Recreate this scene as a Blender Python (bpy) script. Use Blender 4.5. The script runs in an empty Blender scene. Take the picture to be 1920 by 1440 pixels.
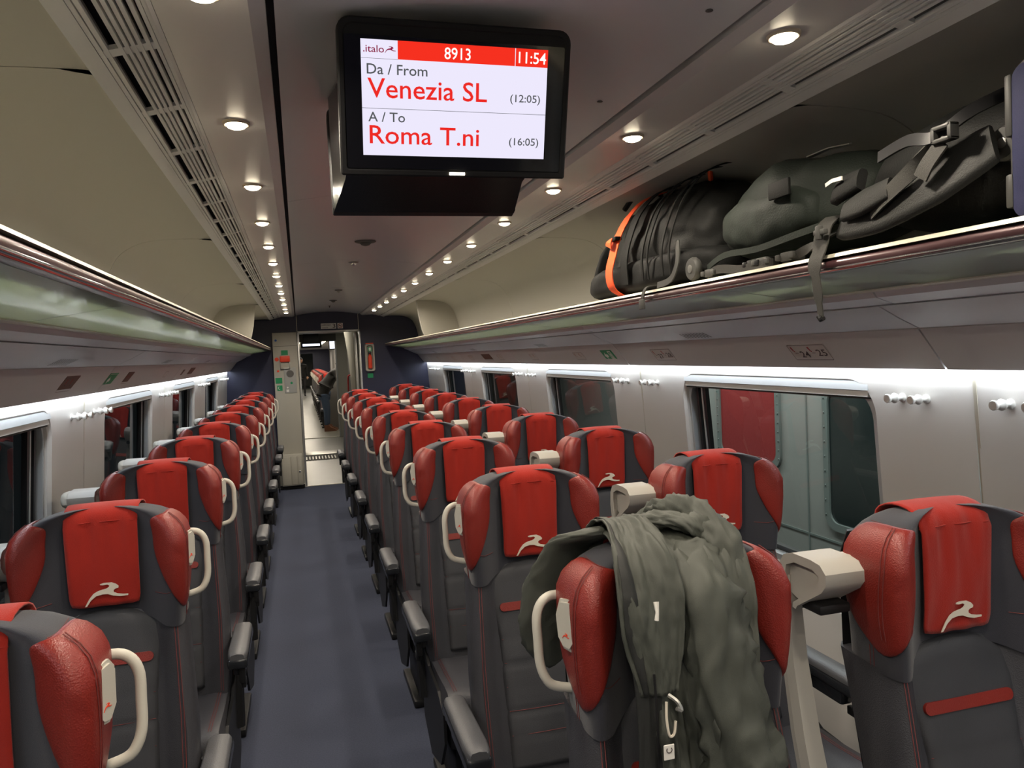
import bpy, bmesh, math, random
from mathutils import Vector, Matrix, noise
from math import sin, cos, pi, sqrt
random.seed(7)
SC = bpy.context.scene
COL = SC.collection
# ------------------------------------------------------------------ camera
def make_camera():
    f = 1438.0; vx, vy, roll = 560.0, 676.0, 0.045
    a = Vector((vx-960, vy-720, f)).normalized()
    u = Vector((-roll, -1, 0)); u.z = -(a.x*u.x+a.y*u.y)/a.z; u.normalize()
    r = a.cross(u)
    if r.x < 0: r = -r
    # rows r, a, u are the world axes expressed in (right, down, forward) camera axes
    R = Matrix((r, a, u))
    right = Vector((R[0][0], R[1][0], R[2][0])); down = Vector((R[0][1], R[1][1], R[2][1])); fwd = Vector((R[0][2], R[1][2], R[2][2]))
    m = Matrix((right, -down, -fwd)).transposed().to_4x4()
    m.translation = Vector((0, 0, 1.6))
    cd = bpy.data.cameras.new('camera'); cam = bpy.data.objects.new('camera', cd); COL.objects.link(cam)
    cd.sensor_width = 36; cd.lens = 36*f/1920; cd.clip_start = 0.02; cd.clip_end = 200
    cam.matrix_world = m
    SC.camera = cam
make_camera()
SC.view_settings.view_transform = 'Standard'; SC.view_settings.look = 'None'
SC.view_settings.gamma = 1; SC.view_settings.use_curve_mapping = False
SC.view_settings.exposure = 0.28
W = bpy.data.worlds.new('world'); SC.world = W; W.use_nodes = True
W.node_tree.nodes['Background'].inputs[0].default_value = (0.25, 0.32, 0.35, 1)
W.node_tree.nodes['Background'].inputs[1].default_value = 0.02
def area(name, loc, size, power, color, rot=(0, 0, 0), spread=pi):
    l = bpy.data.lights.new(name, 'AREA'); l.shape = 'RECTANGLE'; l.size, l.size_y = size
    l.energy = power; l.color = color; l.spread = spread
    o = bpy.data.objects.new(name, l); COL.objects.link(o); o.location = loc; o.rotation_euler = rot
    return o
XC = 0.385                       # centre line of the coach
Y0, YB = -2.6, 10.04             # rear end, far bulkhead
SPOT_W, LED_W = 9.5, 14.0
def spot(loc, power, color=(1.0, 0.88, 0.72)):
    l = bpy.data.lights.new('downlight_lamp', 'AREA'); l.shape = 'DISK'; l.size = 0.05; l.energy = power; l.color = color; l.spread = math.radians(160)
    o = bpy.data.objects.new('downlight_lamp', l); COL.objects.link(o); o.location = loc
    return o
# light strips hidden behind the valances above the windows
for sgn in (-1, 1):
    area('window_strip_light', (XC+sgn*1.2215, (Y0+YB)/2, 1.5015), (0.016, YB-Y0-0.1), LED_W, (0.86, 0.93, 1.0))
LIGHT_Y = [1.225+0.653*i for i in range(-5, 13)]
for yy in LIGHT_Y:
    for sgn in (-1, 1):
        spot((XC+sgn*0.493, yy, 2.14), SPOT_W)
# unseen fill light added for the neighbour train, and the lights of the next coach
area('neighbour_fill_light', (2.3, 4.0, 2.6), (0.5, 5.0), 120, (0.94, 1.0, 0.96), (0, math.radians(-55), 0))
for yy in (11.2, 14.6): area('vestibule_lamp', (0.38, yy, 2.08), (0.3, 0.5), 5, (1.0, 0.93, 0.8))
for yy in (18, 22, 26, 31, 37, 42): area('next_coach_lamp', (0.38, yy, 2.1), (1.2, 1.6), 26, (1.0, 0.9, 0.76))
# ------------------------------------------------------------------ materials
def mat(name, col, rough=0.5, metal=0.0, spec=0.5, emit=None, es=1.0, bump=None, var=None, coat=0.0, sheen=0.0, trans=0.0):
    m = bpy.data.materials.new(name); m.use_nodes = True
    nt = m.node_tree; b = nt.nodes['Principled BSDF']
    b.inputs['Base Color'].default_value = (*col, 1)
    b.inputs['Roughness'].default_value = rough; b.inputs['Metallic'].default_value = metal
    b.inputs['Specular IOR Level'].default_value = spec
    b.inputs['Coat Weight'].default_value = coat; b.inputs['Coat Roughness'].default_value = 0.15
    b.inputs['Sheen Weight'].default_value = sheen
    if emit: b.inputs['Emission Color'].default_value = (*emit, 1); b.inputs['Emission Strength'].default_value = es
    tc = nt.nodes.new('ShaderNodeTexCoord')
    if var:   # (scale, amount)
        n = nt.nodes.new('ShaderNodeTexNoise'); n.inputs['Scale'].default_value = var[0]; n.inputs['Detail'].default_value = 6
        nt.links.new(tc.outputs['Object'], n.inputs['Vector'])
        mx = nt.nodes.new('ShaderNodeMix'); mx.data_type = 'RGBA'
        mx.inputs[6].default_value = (*[c*(1-var[1]) for c in col], 1); mx.inputs[7].default_value = (*[min(1, c*(1+var[1])) for c in col], 1)
        nt.links.new(n.outputs['Fac'], mx.inputs[0]); nt.links.new(mx.outputs[2], b.inputs['Base Color'])
    if bump:  # (scale, strength, kind)
        if len(bump) > 2 and bump[2] == 'voronoi':
            n = nt.nodes.new('ShaderNodeTexVoronoi'); out = n.outputs['Distance']
        else:
            n = nt.nodes.new('ShaderNodeTexNoise'); n.inputs['Detail'].default_value = 4; out = n.outputs['Fac']
        n.inputs['Scale'].default_value = bump[0]
        nt.links.new(tc.outputs['Object'], n.inputs['Vector'])
        bp = nt.nodes.new('ShaderNodeBump'); bp.inputs['Strength'].default_value = bump[1]; bp.inputs['Distance'].default_value = 0.002
        nt.links.new(out, bp.inputs['Height']); nt.links.new(bp.outputs[0], b.inputs['Normal'])
    return m
M = {}
M['wall'] = mat('wall_panel_plastic', (0.60, 0.575, 0.54), 0.42, bump=(300, 0.05))
M['ceil'] = mat('ceiling_lacquer', (0.62, 0.62, 0.64), 0.3, coat=0.25, spec=0.6)
M['strip'] = mat('light_strip_lacquer', (0.70, 0.68, 0.665), 0.35)
M['bay'] = mat('luggage_bay_lining', (0.50, 0.48, 0.42), 0.6, bump=(250, 0.05))
M['val'] = mat('valance_lacquer', (0.56, 0.56, 0.58), 0.33)
M['val2'] = mat('valance_lower_plastic', (0.56, 0.54, 0.53), 0.45)
M['grille'] = mat('grille_aluminium', (0.74, 0.73, 0.70), 0.45)
M['liner'] = mat('grille_liner', (0.22, 0.215, 0.205), 0.7)
M['dark'] = mat('dark_void', (0.012, 0.012, 0.013), 0.9)
M['mid'] = mat('duct_grey', (0.12, 0.115, 0.11), 0.8)
M['seam'] = mat('panel_gap', (0.03, 0.028, 0.026), 0.8)
M['navy'] = mat('navy_laminate', (0.022, 0.024, 0.055), 0.45, bump=(200, 0.08))
M['carpet'] = mat('navy_carpet', (0.064, 0.072, 0.106), 0.95, spec=0.1, bump=(900, 0.9), var=(160, 0.35))
M['dleather'] = mat('charcoal_leather', (0.042, 0.042, 0.049), 0.42, spec=0.45, bump=(420, 0.25, 'voronoi'), var=(7, 0.2))
M['dfabric'] = mat('navy_grey_fabric', (0.030, 0.031, 0.041), 0.75, spec=0.3, bump=(900, 0.4), sheen=0.2)
M['panel'] = mat('charcoal_quilted_fabric', (0.042, 0.043, 0.049), 0.6, spec=0.35, bump=(800, 0.4), var=(10, 0.15))
M['red'] = mat('red_leather', (0.205, 0.018, 0.012), 0.38, spec=0.5, bump=(380, 0.3, 'voronoi'), var=(9, 0.15))
M['towel'] = mat('red_cloth', (0.33, 0.018, 0.010), 0.85, spec=0.2, bump=(700, 0.6), var=(14, 0.12), sheen=0.15)
M['stitch'] = mat('dark_red_thread', (0.16, 0.03, 0.028), 0.7)
M['emblem'] = mat('off_white_print', (0.66, 0.60, 0.50), 0.6)
M['grip'] = mat('light_grey_plastic', (0.52, 0.50, 0.44), 0.4, bump=(500, 0.08))
M['post'] = mat('warm_grey_plastic', (0.40, 0.385, 0.35), 0.45, bump=(500, 0.08))
M['arm'] = mat('grey_armrest_leather', (0.085, 0.087, 0.095), 0.4, bump=(420, 0.2, 'voronoi'))
M['armp'] = mat('black_gloss_plastic', (0.018, 0.02, 0.024), 0.2)
M['black'] = mat('black_plastic', (0.012, 0.012, 0.013), 0.45, spec=0.3)
M['tvbody'] = mat('tv_body_black', (0.007, 0.007, 0.008), 0.22, spec=0.3)
M['gloss'] = mat('piano_black', (0.006, 0.006, 0.007), 0.06, coat=1.0)
M['rail'] = mat('rack_rail_burgundy', (0.06, 0.025, 0.028), 0.33, 0.3, coat=0.3)
M['railtop'] = mat('rack_rail_aluminium', (0.52, 0.49, 0.40), 0.35, 0.3)
M['frame'] = mat('satin_silver_frame', (0.55, 0.55, 0.54), 0.3, 0.7)
M['wframe'] = mat('window_frame_grey', (0.5, 0.52, 0.53), 0.35, 0.3)
M['rubber'] = mat('black_rubber', (0.01, 0.01, 0.011), 0.35)
M['blind'] = mat('blind_rail_metal', (0.55, 0.57, 0.58), 0.35, 0.4)
M['chrome'] = mat('chrome', (0.75, 0.75, 0.74), 0.12, 1.0)
M['hook'] = mat('satin_hook', (0.70, 0.69, 0.66), 0.42, 0.4)
M['lamp'] = mat('lamp_lens', (1, 1, 1), 0.5, emit=(1.0, 0.86, 0.62), es=20.0)
M['rim'] = mat('lamp_rim', (0.62, 0.52, 0.40), 0.4)
M['led'] = mat('led_strip_lens', (1, 1, 1), 0.5, emit=(0.8, 0.9, 1.0), es=5.0)
M['cream'] = mat('cream_laminate', (0.42, 0.40, 0.34), 0.5)
M['vfloor'] = mat('vestibule_floor_vinyl', (0.13, 0.13, 0.115), 0.32, var=(5, 0.15))
M['steel'] = mat('brushed_steel', (0.4, 0.4, 0.38), 0.35, 0.8)
M['thresh'] = mat('threshold_aluminium', (0.62, 0.6, 0.54), 0.4, 0.3)
M['green'] = mat('sign_green', (0.012, 0.26, 0.10), 0.5)
M['orange'] = mat('handle_orange_red', (0.8, 0.06, 0.02), 0.45)
M['white'] = mat('white_print', (0.75, 0.73, 0.68), 0.6)
M['ink'] = mat('dark_print', (0.06, 0.045, 0.045), 0.7)
M['inkred'] = mat('red_print', (0.35, 0.03, 0.03), 0.7)
M['inkgrey'] = mat('grey_print', (0.18, 0.13, 0.12), 0.7)
M['platebg'] = mat('sign_plate', (0.55, 0.51, 0.48), 0.4)
M['blue'] = mat('sticker_blue', (0.02, 0.10, 0.45), 0.5)
M['panelgrey'] = mat('intercom_grey', (0.36, 0.36, 0.34), 0.5)
M['brown'] = mat('brown_sign', (0.10, 0.045, 0.02), 0.5)
def emis(name, c, s=1.0):
    m = bpy.data.materials.new(name); m.use_nodes = True; nt = m.node_tree; nt.nodes.clear()
    e = nt.nodes.new('ShaderNodeEmission'); e.inputs[0].default_value = (*c, 1); e.inputs[1].default_value = s
    o = nt.nodes.new('ShaderNodeOutputMaterial'); nt.links.new(e.outputs[0], o.inputs[0]); return m
M['scr_w'] = emis('screen_white', (0.70, 0.67, 0.81)); M['scr_r'] = emis('screen_red', (0.76, 0.025, 0.012))
M['scr_t'] = emis('screen_red_text', (0.70, 0.02, 0.015)); M['scr_g'] = emis('screen_grey_text', (0.075, 0.08, 0.085))
M['scr_l'] = emis('screen_white_text', (1.0, 0.92, 0.86)); M['scr_p'] = emis('screen_plum_text', (0.22, 0.01, 0.05))
M['panelglow'] = emis('light_panel_glow', (0.8, 0.85, 1.0), 1.6)
def glassy(name, tint, ior=1.6, refl=1.8):
    m = bpy.data.materials.new(name); m.use_nodes = True; nt = m.node_tree; nt.nodes.clear()
    t = nt.nodes.new('ShaderNodeBsdfTransparent'); t.inputs[0].default_value = (*tint, 1)
    g = nt.nodes.new('ShaderNodeBsdfGlossy'); g.inputs['Roughness'].default_value = 0.01
    fr = nt.nodes.new('ShaderNodeFresnel'); fr.inputs[0].default_value = ior
    mu = nt.nodes.new('ShaderNodeMath'); mu.operation = 'MULTIPLY'; mu.inputs[1].default_value = refl; mu.use_clamp = True
    mx = nt.nodes.new('ShaderNodeMixShader'); o = nt.nodes.new('ShaderNodeOutputMaterial')
    nt.links.new(fr.outputs[0], mu.inputs[0]); nt.links.new(mu.outputs[0], mx.inputs[0])
    nt.links.new(t.outputs[0], mx.inputs[1]); nt.links.new(g.outputs[0], mx.inputs[2]); nt.links.new(mx.outputs[0], o.inputs[0])
    return m
M['glass'] = glassy('window_glass', (0.78, 0.80, 0.79), refl=0.9)
def frosted():
    m = bpy.data.materials.new('green_rack_glass'); m.use_nodes = True; nt = m.node_tree; b = nt.nodes['Principled BSDF']
    b.inputs['Base Color'].default_value = (0.38, 0.42, 0.35, 1); b.inputs['Roughness'].default_value = 0.22
    b.inputs['Coat Weight'].default_value = 0.6; b.inputs['Coat Roughness'].default_value = 0.05
    tr = nt.nodes.new('ShaderNodeBsdfTranslucent'); tr.inputs[0].default_value = (0.52, 0.60, 0.49, 1)
    mx = nt.nodes.new('ShaderNodeMixShader'); mx.inputs[0].default_value = 0.55
    nt.links.new(b.outputs[0], mx.inputs[1]); nt.links.new(tr.outputs[0], mx.inputs[2]); nt.links.new(mx.outputs[0], nt.nodes['Material Output'].inputs[0])
    return m
M['rackglass'] = frosted()
# ------------------------------------------------------------------ helpers
def link(name, me, m, parent=None, smooth=True, ang=0.6):
    if m is not None:
        me.materials.clear(); me.materials.append(M[m] if isinstance(m, str) else m)
    if smooth:
        me.polygons.foreach_set('use_smooth', [True]*len(me.polygons))
        try: me.set_sharp_from_angle(angle=ang)
        except Exception: pass
    o = bpy.data.objects.new(name, me); COL.objects.link(o)
    if parent: o.parent = parent
    return o
def mesh(name, vs, fs, m, parent=None, smooth=True, ang=0.6, fix=True):
    me = bpy.data.meshes.new(name); me.from_pydata([tuple(v) for v in vs], [], fs)
    if fix:
        bm = bmesh.new(); bm.from_mesh(me); bmesh.ops.recalc_face_normals(bm, faces=bm.faces); bm.to_mesh(me); bm.free()
    me.update()
    return link(name, me, m, parent, smooth, ang)
class B:
    """collects shapes into one mesh"""
    def __init__(s): s.v = []; s.f = []
    def add(s, vs, fs):
        n = len(s.v); s.v += [tuple(v) for v in vs]; s.f += [tuple(i+n for i in f) for f in fs]; return s
    def box(s, x0, x1, y0, y1, z0, z1, bev=0.0, seg=2, T=None):
        bm = bmesh.new(); bmesh.ops.create_cube(bm, size=1)
        for v in bm.verts: v.co = Vector(((x0+x1)/2+v.co.x*(x1-x0), (y0+y1)/2+v.co.y*(y1-y0), (z0+z1)/2+v.co.z*(z1-z0)))
        if bev > 0: bmesh.ops.bevel(bm, geom=list(bm.edges), offset=bev, segments=seg, profile=0.5, affect='EDGES', clamp_overlap=True)
        if T is not None:
            for v in bm.verts: v.co = T @ v.co
        bm.verts.index_update()
        s.add([v.co.copy() for v in bm.verts], [[v.index for v in f.verts] for f in bm.faces]); bm.free(); return s
    def loft(s, rows, closed=True, caps=True):
        n = len(rows[0]); base = []
        for r in rows: base += [tuple(p) for p in r]
        fs = []
        for i in range(len(rows)-1):
            for j in range(n if closed else n-1):
                k = (j+1) % n
                fs.append((i*n+j, i*n+k, (i+1)*n+k, (i+1)*n+j))
        if caps and closed:
            fs.append(tuple(range(n))); fs.append(tuple(range((len(rows)-1)*n, len(rows)*n)))
        s.add(base, fs); return s
    def tube(s, pts, r, seg=8, caps=True):
        pts = [Vector(p) for p in pts]; rows = []; up = Vector((0.123, 0.31, 0.94)).normalized()
        for i, p in enumerate(pts):
            t = (pts[min(i+1, len(pts)-1)]-pts[max(i-1, 0)]).normalized()
            if i == 0:
                a = t.cross(up).normalized()
            else:
                a = (a - t*a.dot(t)).normalized()
            b = t.cross(a); rr = r[i] if isinstance(r, (list, tuple)) else r
            rows.append([p+a*rr*cos(2*pi*k/seg)+b*rr*sin(2*pi*k/seg) for k in range(seg)])
        return s.loft(rows, True, caps)
    def lathe(s, prof, T, seg=16):
        rows = [[T @ Vector((r*cos(2*pi*k/seg), r*sin(2*pi*k/seg), z)) for k in range(seg)] for r, z in prof]
        return s.loft(rows, True, True)
    def prism(s, poly, T, h):
        n = len(poly); vs = [T @ Vector((p[0], p[1], 0)) for p in poly]+[T @ Vector((p[0], p[1], h)) for p in poly]
        fs = [tuple(range(n)), tuple(range(n, 2*n))]+[(i, (i+1) % n, n+(i+1) % n, n+i) for i in range(n)]
        return s.add(vs, fs)
    def ribbon(s, pts, w, th=0.002, side=None):
        """flat strap through pts; side = the width directions"""
        pts = [Vector(p) for p in pts]; rows = []
        for i, p in enumerate(pts):
            t = (pts[min(i+1, len(pts)-1)]-pts[max(i-1, 0)]).normalized()
            sd = Vector(side[i] if isinstance(side, list) else side); sd = (sd-t*sd.dot(t)).normalized(); nn = t.cross(sd)
            ww = w[i] if isinstance(w, list) else w
            rows.append([p-sd*ww/2-nn*th/2, p+sd*ww/2-nn*th/2, p+sd*ww/2+nn*th/2, p-sd*ww/2+nn*th/2])
        return s.loft(rows, True, True)
    def out(s, name, m, parent=None, smooth=True, ang=0.6, fix=True): return mesh(name, s.v, s.f, m, parent, smooth, ang, fix)
def spl(pts, n):
    """Catmull-Rom through pts, n samples per span"""
    P = [Vector(p) for p in pts]; out = []
    for i in range(len(P)-1):
        a, b, c, d = P[max(i-1, 0)], P[i], P[i+1], P[min(i+2, len(P)-1)]
        for k in range(n):
            t = k/n; out.append(0.5*((2*b)+(c-a)*t+(2*a-5*b+4*c-d)*t*t+(3*b-a-3*c+d)*t*t*t))
    out.append(P[-1]); return out
def empty(name, loc=(0, 0, 0), label=None, cat=None, group=None, kind=None, rz=0):
    o = bpy.data.objects.new(name, None); COL.objects.link(o); o.location = loc; o.rotation_euler = (0, 0, rz); o.empty_display_size = 0.1
    return tag(o, label, cat, group, kind)
def tag(o, label=None, cat=None, group=None, kind=None):
    if label: o['label'] = label
    if cat: o['category'] = cat
    if group: o['group'] = group
    if kind: o['kind'] = kind
    return o
def copy_tree(o, parent=None):
    c = o.copy(); COL.objects.link(c)
    if parent: c.parent = parent
    for ch in o.children: copy_tree(ch, c)
    return c
def lerp(a, b, t): return a+(b-a)*t
def interp(x, tab):
    if x <= tab[0][0]: return tab[0][1]
    for (a, p), (b, q) in zip(tab, tab[1:]):
        if x <= b: return p+(q-p)*(x-a)/(b-a)
    return tab[-1][1]
def text(name, body, size, m, T, parent, align='LEFT', sx=1.0, depth=0.0006, shear=0.0, off=0.0):
    cu = bpy.data.curves.new(name, 'FONT'); cu.body = body; cu.size = size; cu.align_x = align; cu.shear = shear; cu.offset = size*0.007
    cu.resolution_u = 3
    o = bpy.data.objects.new(name, cu); COL.objects.link(o)
    dg = bpy.context.evaluated_depsgraph_get(); dg.update()
    me = bpy.data.meshes.new_from_object(o.evaluated_get(dg)); bpy.data.objects.remove(o); bpy.data.curves.remove(cu)
    me.transform(Matrix.Diagonal((sx, 1, 1, 1))); me.transform(Matrix.Translation((0, 0, depth))); me.transform(T)
    me.materials.clear(); me.materials.append(M[m])
    ob = bpy.data.objects.new(name, me); COL.objects.link(ob)
    if parent: ob.parent = parent
    return ob
def basis(o, u, v):
    """matrix whose local x = u, y = v, z = u x v, origin o"""
    u = Vector(u).normalized(); v = Vector(v).normalized(); w = u.cross(v)
    m = Matrix((u, v, w)).transposed().to_4x4(); m.translation = Vector(o); return m
def rrect(x0, x1, y0, y1, r, n=6):
    pts = []
    for cx, cy, a in ((x1-r, y1-r, 0), (x0+r, y1-r, 90), (x0+r, y0+r, 180), (x1-r, y0+r, 270)):
        for k in range(n+1):
            t = math.radians(a+90*k/n); pts.append((cx+r*cos(t), cy+r*sin(t)))
    return pts
HARE = [(1022,535),(1050,485),(1075,455),(1100,441),(1125,434),(1150,430),(1168,420),(1172,410),(1160,403),(1135,405),(1118,402),(1118,396),(1140,391),(1185,392),(1212,405),(1226,420),(1224,431),(1205,436),(1195,444),(1196,456),(1215,468),(1250,475),(1280,478),(1279,487),(1230,488),(1190,479),(1160,466),(1130,464),(1090,472),(1060,496),(1034,533)]
HARE = [((x-1151)/258, -(y-463)/258) for x, y in HARE]       # unit wide
# ------------------------------------------------------------------ the coach body (the setting)
def wx(z):                        # half-width of the window wall at height z
    return interp(z, [(0, 1.285), (0.72, 1.288), (1.18, 1.262), (1.62, 1.228)])
floor = B().box(XC-1.30, XC+1.30, Y0, YB-0.02, -0.05, 0.0).out('floor', 'carpet', smooth=False); tag(floor, kind='structure')
MODS = [1.54+1.95*k for k in range(-3, 6)]      # seams between the wall panels
def yspan(a, b): return max(a, Y0), min(b, YB)
wi = 0
for sgn, side in ((-1, 'left'), (1, 'right')):
    wall = empty('wall_'+side, (XC+sgn*1.27, 0, 0), kind='structure')
    base = empty('baseboard_'+side, (XC+sgn*1.25, 0, 0), kind='structure')
    for i, s0 in enumerate(MODS):
        a, b = s0+0.004, s0+1.946
        if a > YB-0.1 or b < Y0: continue
        aa, bb = yspan(a, b)
        has = (s0+1.6 < YB) and s0+0.3 > Y0
        O = Vector((-(XC+sgn*1.27), 0, 0))
        def W3(y, z, out=0.0): return Vector((XC+sgn*(wx(z)+out), y, z))+O
        ZL, ZH = 0.70, 1.62
        bd = B()
        if has:
            hole = rrect(s0+0.35, s0+1.53, 0.765, 1.468, 0.11, 7)
            cy, cz = s0+0.94, 1.12
            outer = []
            for (y, z) in hole:      # project onto the outer rectangle
                dy, dz = y-cy, z-cz
                t = min(((bb-cy) if dy > 0 else (aa-cy))/dy if abs(dy) > 1e-6 else 1e9, ((ZH-cz) if dz > 0 else (ZL-cz))/dz if abs(dz) > 1e-6 else 1e9)
                outer.append((cy+dy*t, cz+dz*t))
            # snap the ones nearest each corner to it
            for cyy, czz in ((aa, ZL), (aa, ZH), (bb, ZL), (bb, ZH)):
                j = min(range(len(outer)), key=lambda q: (outer[q][0]-cyy)**2+(outer[q][1]-czz)**2); outer[j] = (cyy, czz)
            n = len(hole); rows = []
            for t in (0, 0.33, 0.66, 1.0):
                rows.append([W3(lerp(o[0], h[0], t), lerp(o[1], h[1], t)) for o, h in zip(outer, hole)])
            ex = rrect(s0+0.36, s0+1.52, 0.775, 1.458, 0.105, 7)
            rows.append([W3(y, z, 0.012) for y, z in ex])
            ex = rrect(s0+0.365, s0+1.515, 0.78, 1.453, 0.103, 7)
            rows.append([W3(y, z, 0.055) for y, z in ex])
            bd.loft(rows, True, False)
        else:
            bd.loft([[W3(aa, z), W3(bb, z)] for z in (ZL, 1.0, 1.3, ZH)], False, False)
        bd.out('wall_panel', 'wall', wall, ang=0.5)
        B().box(O.x+XC+sgn*1.275, O.x+XC+sgn*1.30, aa, bb, 0.12, 0.695, 0.004).out('lower_panel', 'wall', wall)
        B().box(-0.02, 0.02, aa, bb, 0, 0.118, 0.004).out('skirting', 'mid', base)
        # dark body behind the seam
        B().box(O.x+XC+sgn*1.275+(-.0), O.x+XC+sgn*1.30, b-0.002, b+0.012, 0.0, 1.62).out('seam_strip', 'seam', wall, smooth=False)
        # bright joint profile at the seam
        vs = []
        for z in (0.70, 0.95, 1.2, 1.45, 1.6): vs.append([W3(b-0.004, z, -0.003), W3(b+0.006, z, -0.003), W3(b+0.006, z, 0.01), W3(b-0.004, z, 0.01)])
        if b < YB: B().loft(vs).out('joint_profile', 'railtop', wall, smooth=False)
        if has:
            wi += 1
            w = empty('window_%d' % wi, (XC+sgn*1.27, s0+0.94, 0), kind='structure')
            O2 = Vector((-(XC+sgn*1.27), -(s0+0.94), 0))
            def V3(y, z, out=0.0): return Vector((XC+sgn*(wx(z)+out), y, z))+O2
            A1 = rrect(s0+0.362, s0+1.518, 0.777, 1.456, 0.105, 7); A2 = rrect(s0+0.385, s0+1.495, 0.80, 1.433, 0.09, 7)
            B().loft([[V3(y, z, 0.022) for y, z in A1], [V3(y, z, 0.018) for y, z in A2], [V3(y, z, 0.055) for y, z in A2]], True, False).out('window_frame', 'wframe', w)
            A3 = rrect(s0+0.405, s0+1.475, 0.82, 1.413, 0.08, 7)
            B().loft([[V3(y, z, 0.055) for y, z in A2], [V3(y, z, 0.05) for y, z in A3], [V3(y, z, 0.075) for y, z in A3]], True, False).out('gasket', 'rubber', w)
            g = mesh('pane', [V3(y, z, 0.062) for y, z in ((s0+0.38, 0.80), (s0+1.50, 0.80), (s0+1.50, 1.44), (s0+0.38, 1.44))], [(0, 1, 2, 3) if sgn < 0 else (3, 2, 1, 0)], 'glass', w, smooth=False, fix=False)
            # vertical guide strips at the far edge of the opening
            for q, (yo, wd, mm, dd) in enumerate(((1.452, 0.018, 'rubber', 0.045), (1.425, 0.012, 'wframe', 0.05), (1.405, 0.02, 'rubber', 0.052))):
                B().loft([[V3(s0+yo, z, dd-0.012), V3(s0+yo+wd, z, dd-0.012), V3(s0+yo+wd, z, dd+0.006), V3(s0+yo, z, dd+0.006)] for z in (0.83, 1.1, 1.41)]).out('guide_strip', mm, w, smooth=False)
            # rolled-up blind: housing and bottom bar
            B().loft([[V3(y, 1.462, 0.002), V3(y, 1.435, -0.004), V3(y, 1.432, 0.03), V3(y, 1.462, 0.03)] for y in (s0+0.375, s0+1.505)]).out('blind_housing', 'blind', w, ang=0.4)
            B().loft([[V3(y, 1.433, 0.004), V3(y, 1.415, 0.0), V3(y, 1.412, 0.022), V3(y, 1.433, 0.022)] for y in (s0+0.38, s0+1.50)]).out('blind_bar', 'hook', w, ang=0.4)
            B().loft([[V3(y, 1.4125, 0.006), V3(y, 1.408, 0.005), V3(y, 1.408, 0.018), V3(y, 1.4125, 0.018)] for y in (s0+0.38, s0+1.50)]).out('blind_hem', 'seam', w, smooth=False)
    # coat hooks either side of each seam
    RN0 = ['nearest', 'second', 'third', 'fourth', 'fifth', 'sixth', 'seventh']
    for i, s0 in enumerate(MODS):
        for off in (0.155, 0.24, -0.10, -0.185):
            y = s0+off
            if not (0.9 < y < YB-0.25): continue
            t = empty('coat_hook', (XC+sgn*(wx(1.42)-0.0), y, 1.42))
            T = Matrix.Rotation(-sgn*pi/2, 4, 'Y')
            B().lathe([(0.013, 0), (0.013, 0.004), (0.0065, 0.007), (0.0065, 0.018), (0.013, 0.024), (0.0145, 0.030), (0.008, 0.037), (0.006, 0.041), (0.0115, 0.047), (0.0125, 0.054), (0.011, 0.056)], T, 14).out('knob', 'hook', t)
            k = MODS.index(s0)
            wherey = {True: 'nearer', False: 'farther'}
            pair = 'before' if off < 0 else 'beyond'
            inn = ('nearer' if off in (0.155, -0.185) else 'farther')
            tag(t, 'coat knob on %s wall, %s of the pair %s the %s wall seam' % (side, inn, pair, RN0[k-3]), 'coat hook', 'coat hooks between the windows')
# ---- valances above the windows, LED lenses
PROF = [(0.945, 1.702), (0.955, 1.688), (1.005, 1.672)], [(1.005, 1.669), (1.06, 1.640), (1.122, 1.612)], [(1.122, 1.610), (1.165, 1.556), (1.206, 1.503)]
tn = 0
for sgn, side in ((-1, 'left'), (1, 'right')):
    tn += 1
    t = empty('trim_%d' % tn, (XC+sgn*1.1, 0, 1.6), kind='structure'); O = Vector((-(XC+sgn*1.1), 0, -1.6))
    for bi, prof in enumerate(PROF):
        ys = [Y0]+[s+(0.05 if bi else 0.0) for s in MODS if Y0 < s < YB]+[YB]
        for a, b in zip(ys, ys[1:]):
            rows = []
            inner = [(d, z) for d, z in prof]
            pts = [Vector((XC+sgn*d, 0, z)) for d, z in inner]
            back = [p+Vector((sgn*(0.014 if bi < 2 else .004), 0, 0.012)) for p in reversed(pts)]
            sk = 0.0
            sec = pts+back
            B().loft([[p+O+Vector((0, a+0.003, 0)) for p in sec], [p+O+Vector((0, b-0.003, 0)) for p in sec]]).out(['upper_band', 'middle_band', 'lower_band'][bi], ['val', 'val', 'val2'][bi], t, ang=0.3)
    pr = [(0.955, 1.715), (1.01, 1.685), (1.13, 1.628), (1.23, 1.515)]
    pr = [(0.955, 1.72), (1.01, 1.695), (1.135, 1.64), (1.228, 1.52)]
    B().loft([[Vector((XC+sgn*d, y, z))+O for d, z in pr] for y in (Y0, YB)], False, False).out('backing', 'seam', t, smooth=False)
    B().box(O.x+XC+sgn*1.222-0.011, O.x+XC+sgn*1.222+0.012, Y0, YB-0.003, 1.5035-1.6, 1.509-1.6).out('led_lens', 'led', t, smooth=False)
    # vent slots in the middle band of every other module
    for i, s0 in enumerate(MODS):
        for k in range(9):
            y = s0+1.02+k*0.022
            if not (0.5 < y < YB-0.3): continue
            B().loft([[Vector((XC+sgn*(d-0.001), yy, z-0.0015))+O for yy in (y, y+0.007)] for d, z in ((1.065, 1.637), (1.105, 1.6195))], False, False).out('vent_slot', 'seam', t, smooth=False)
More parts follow.
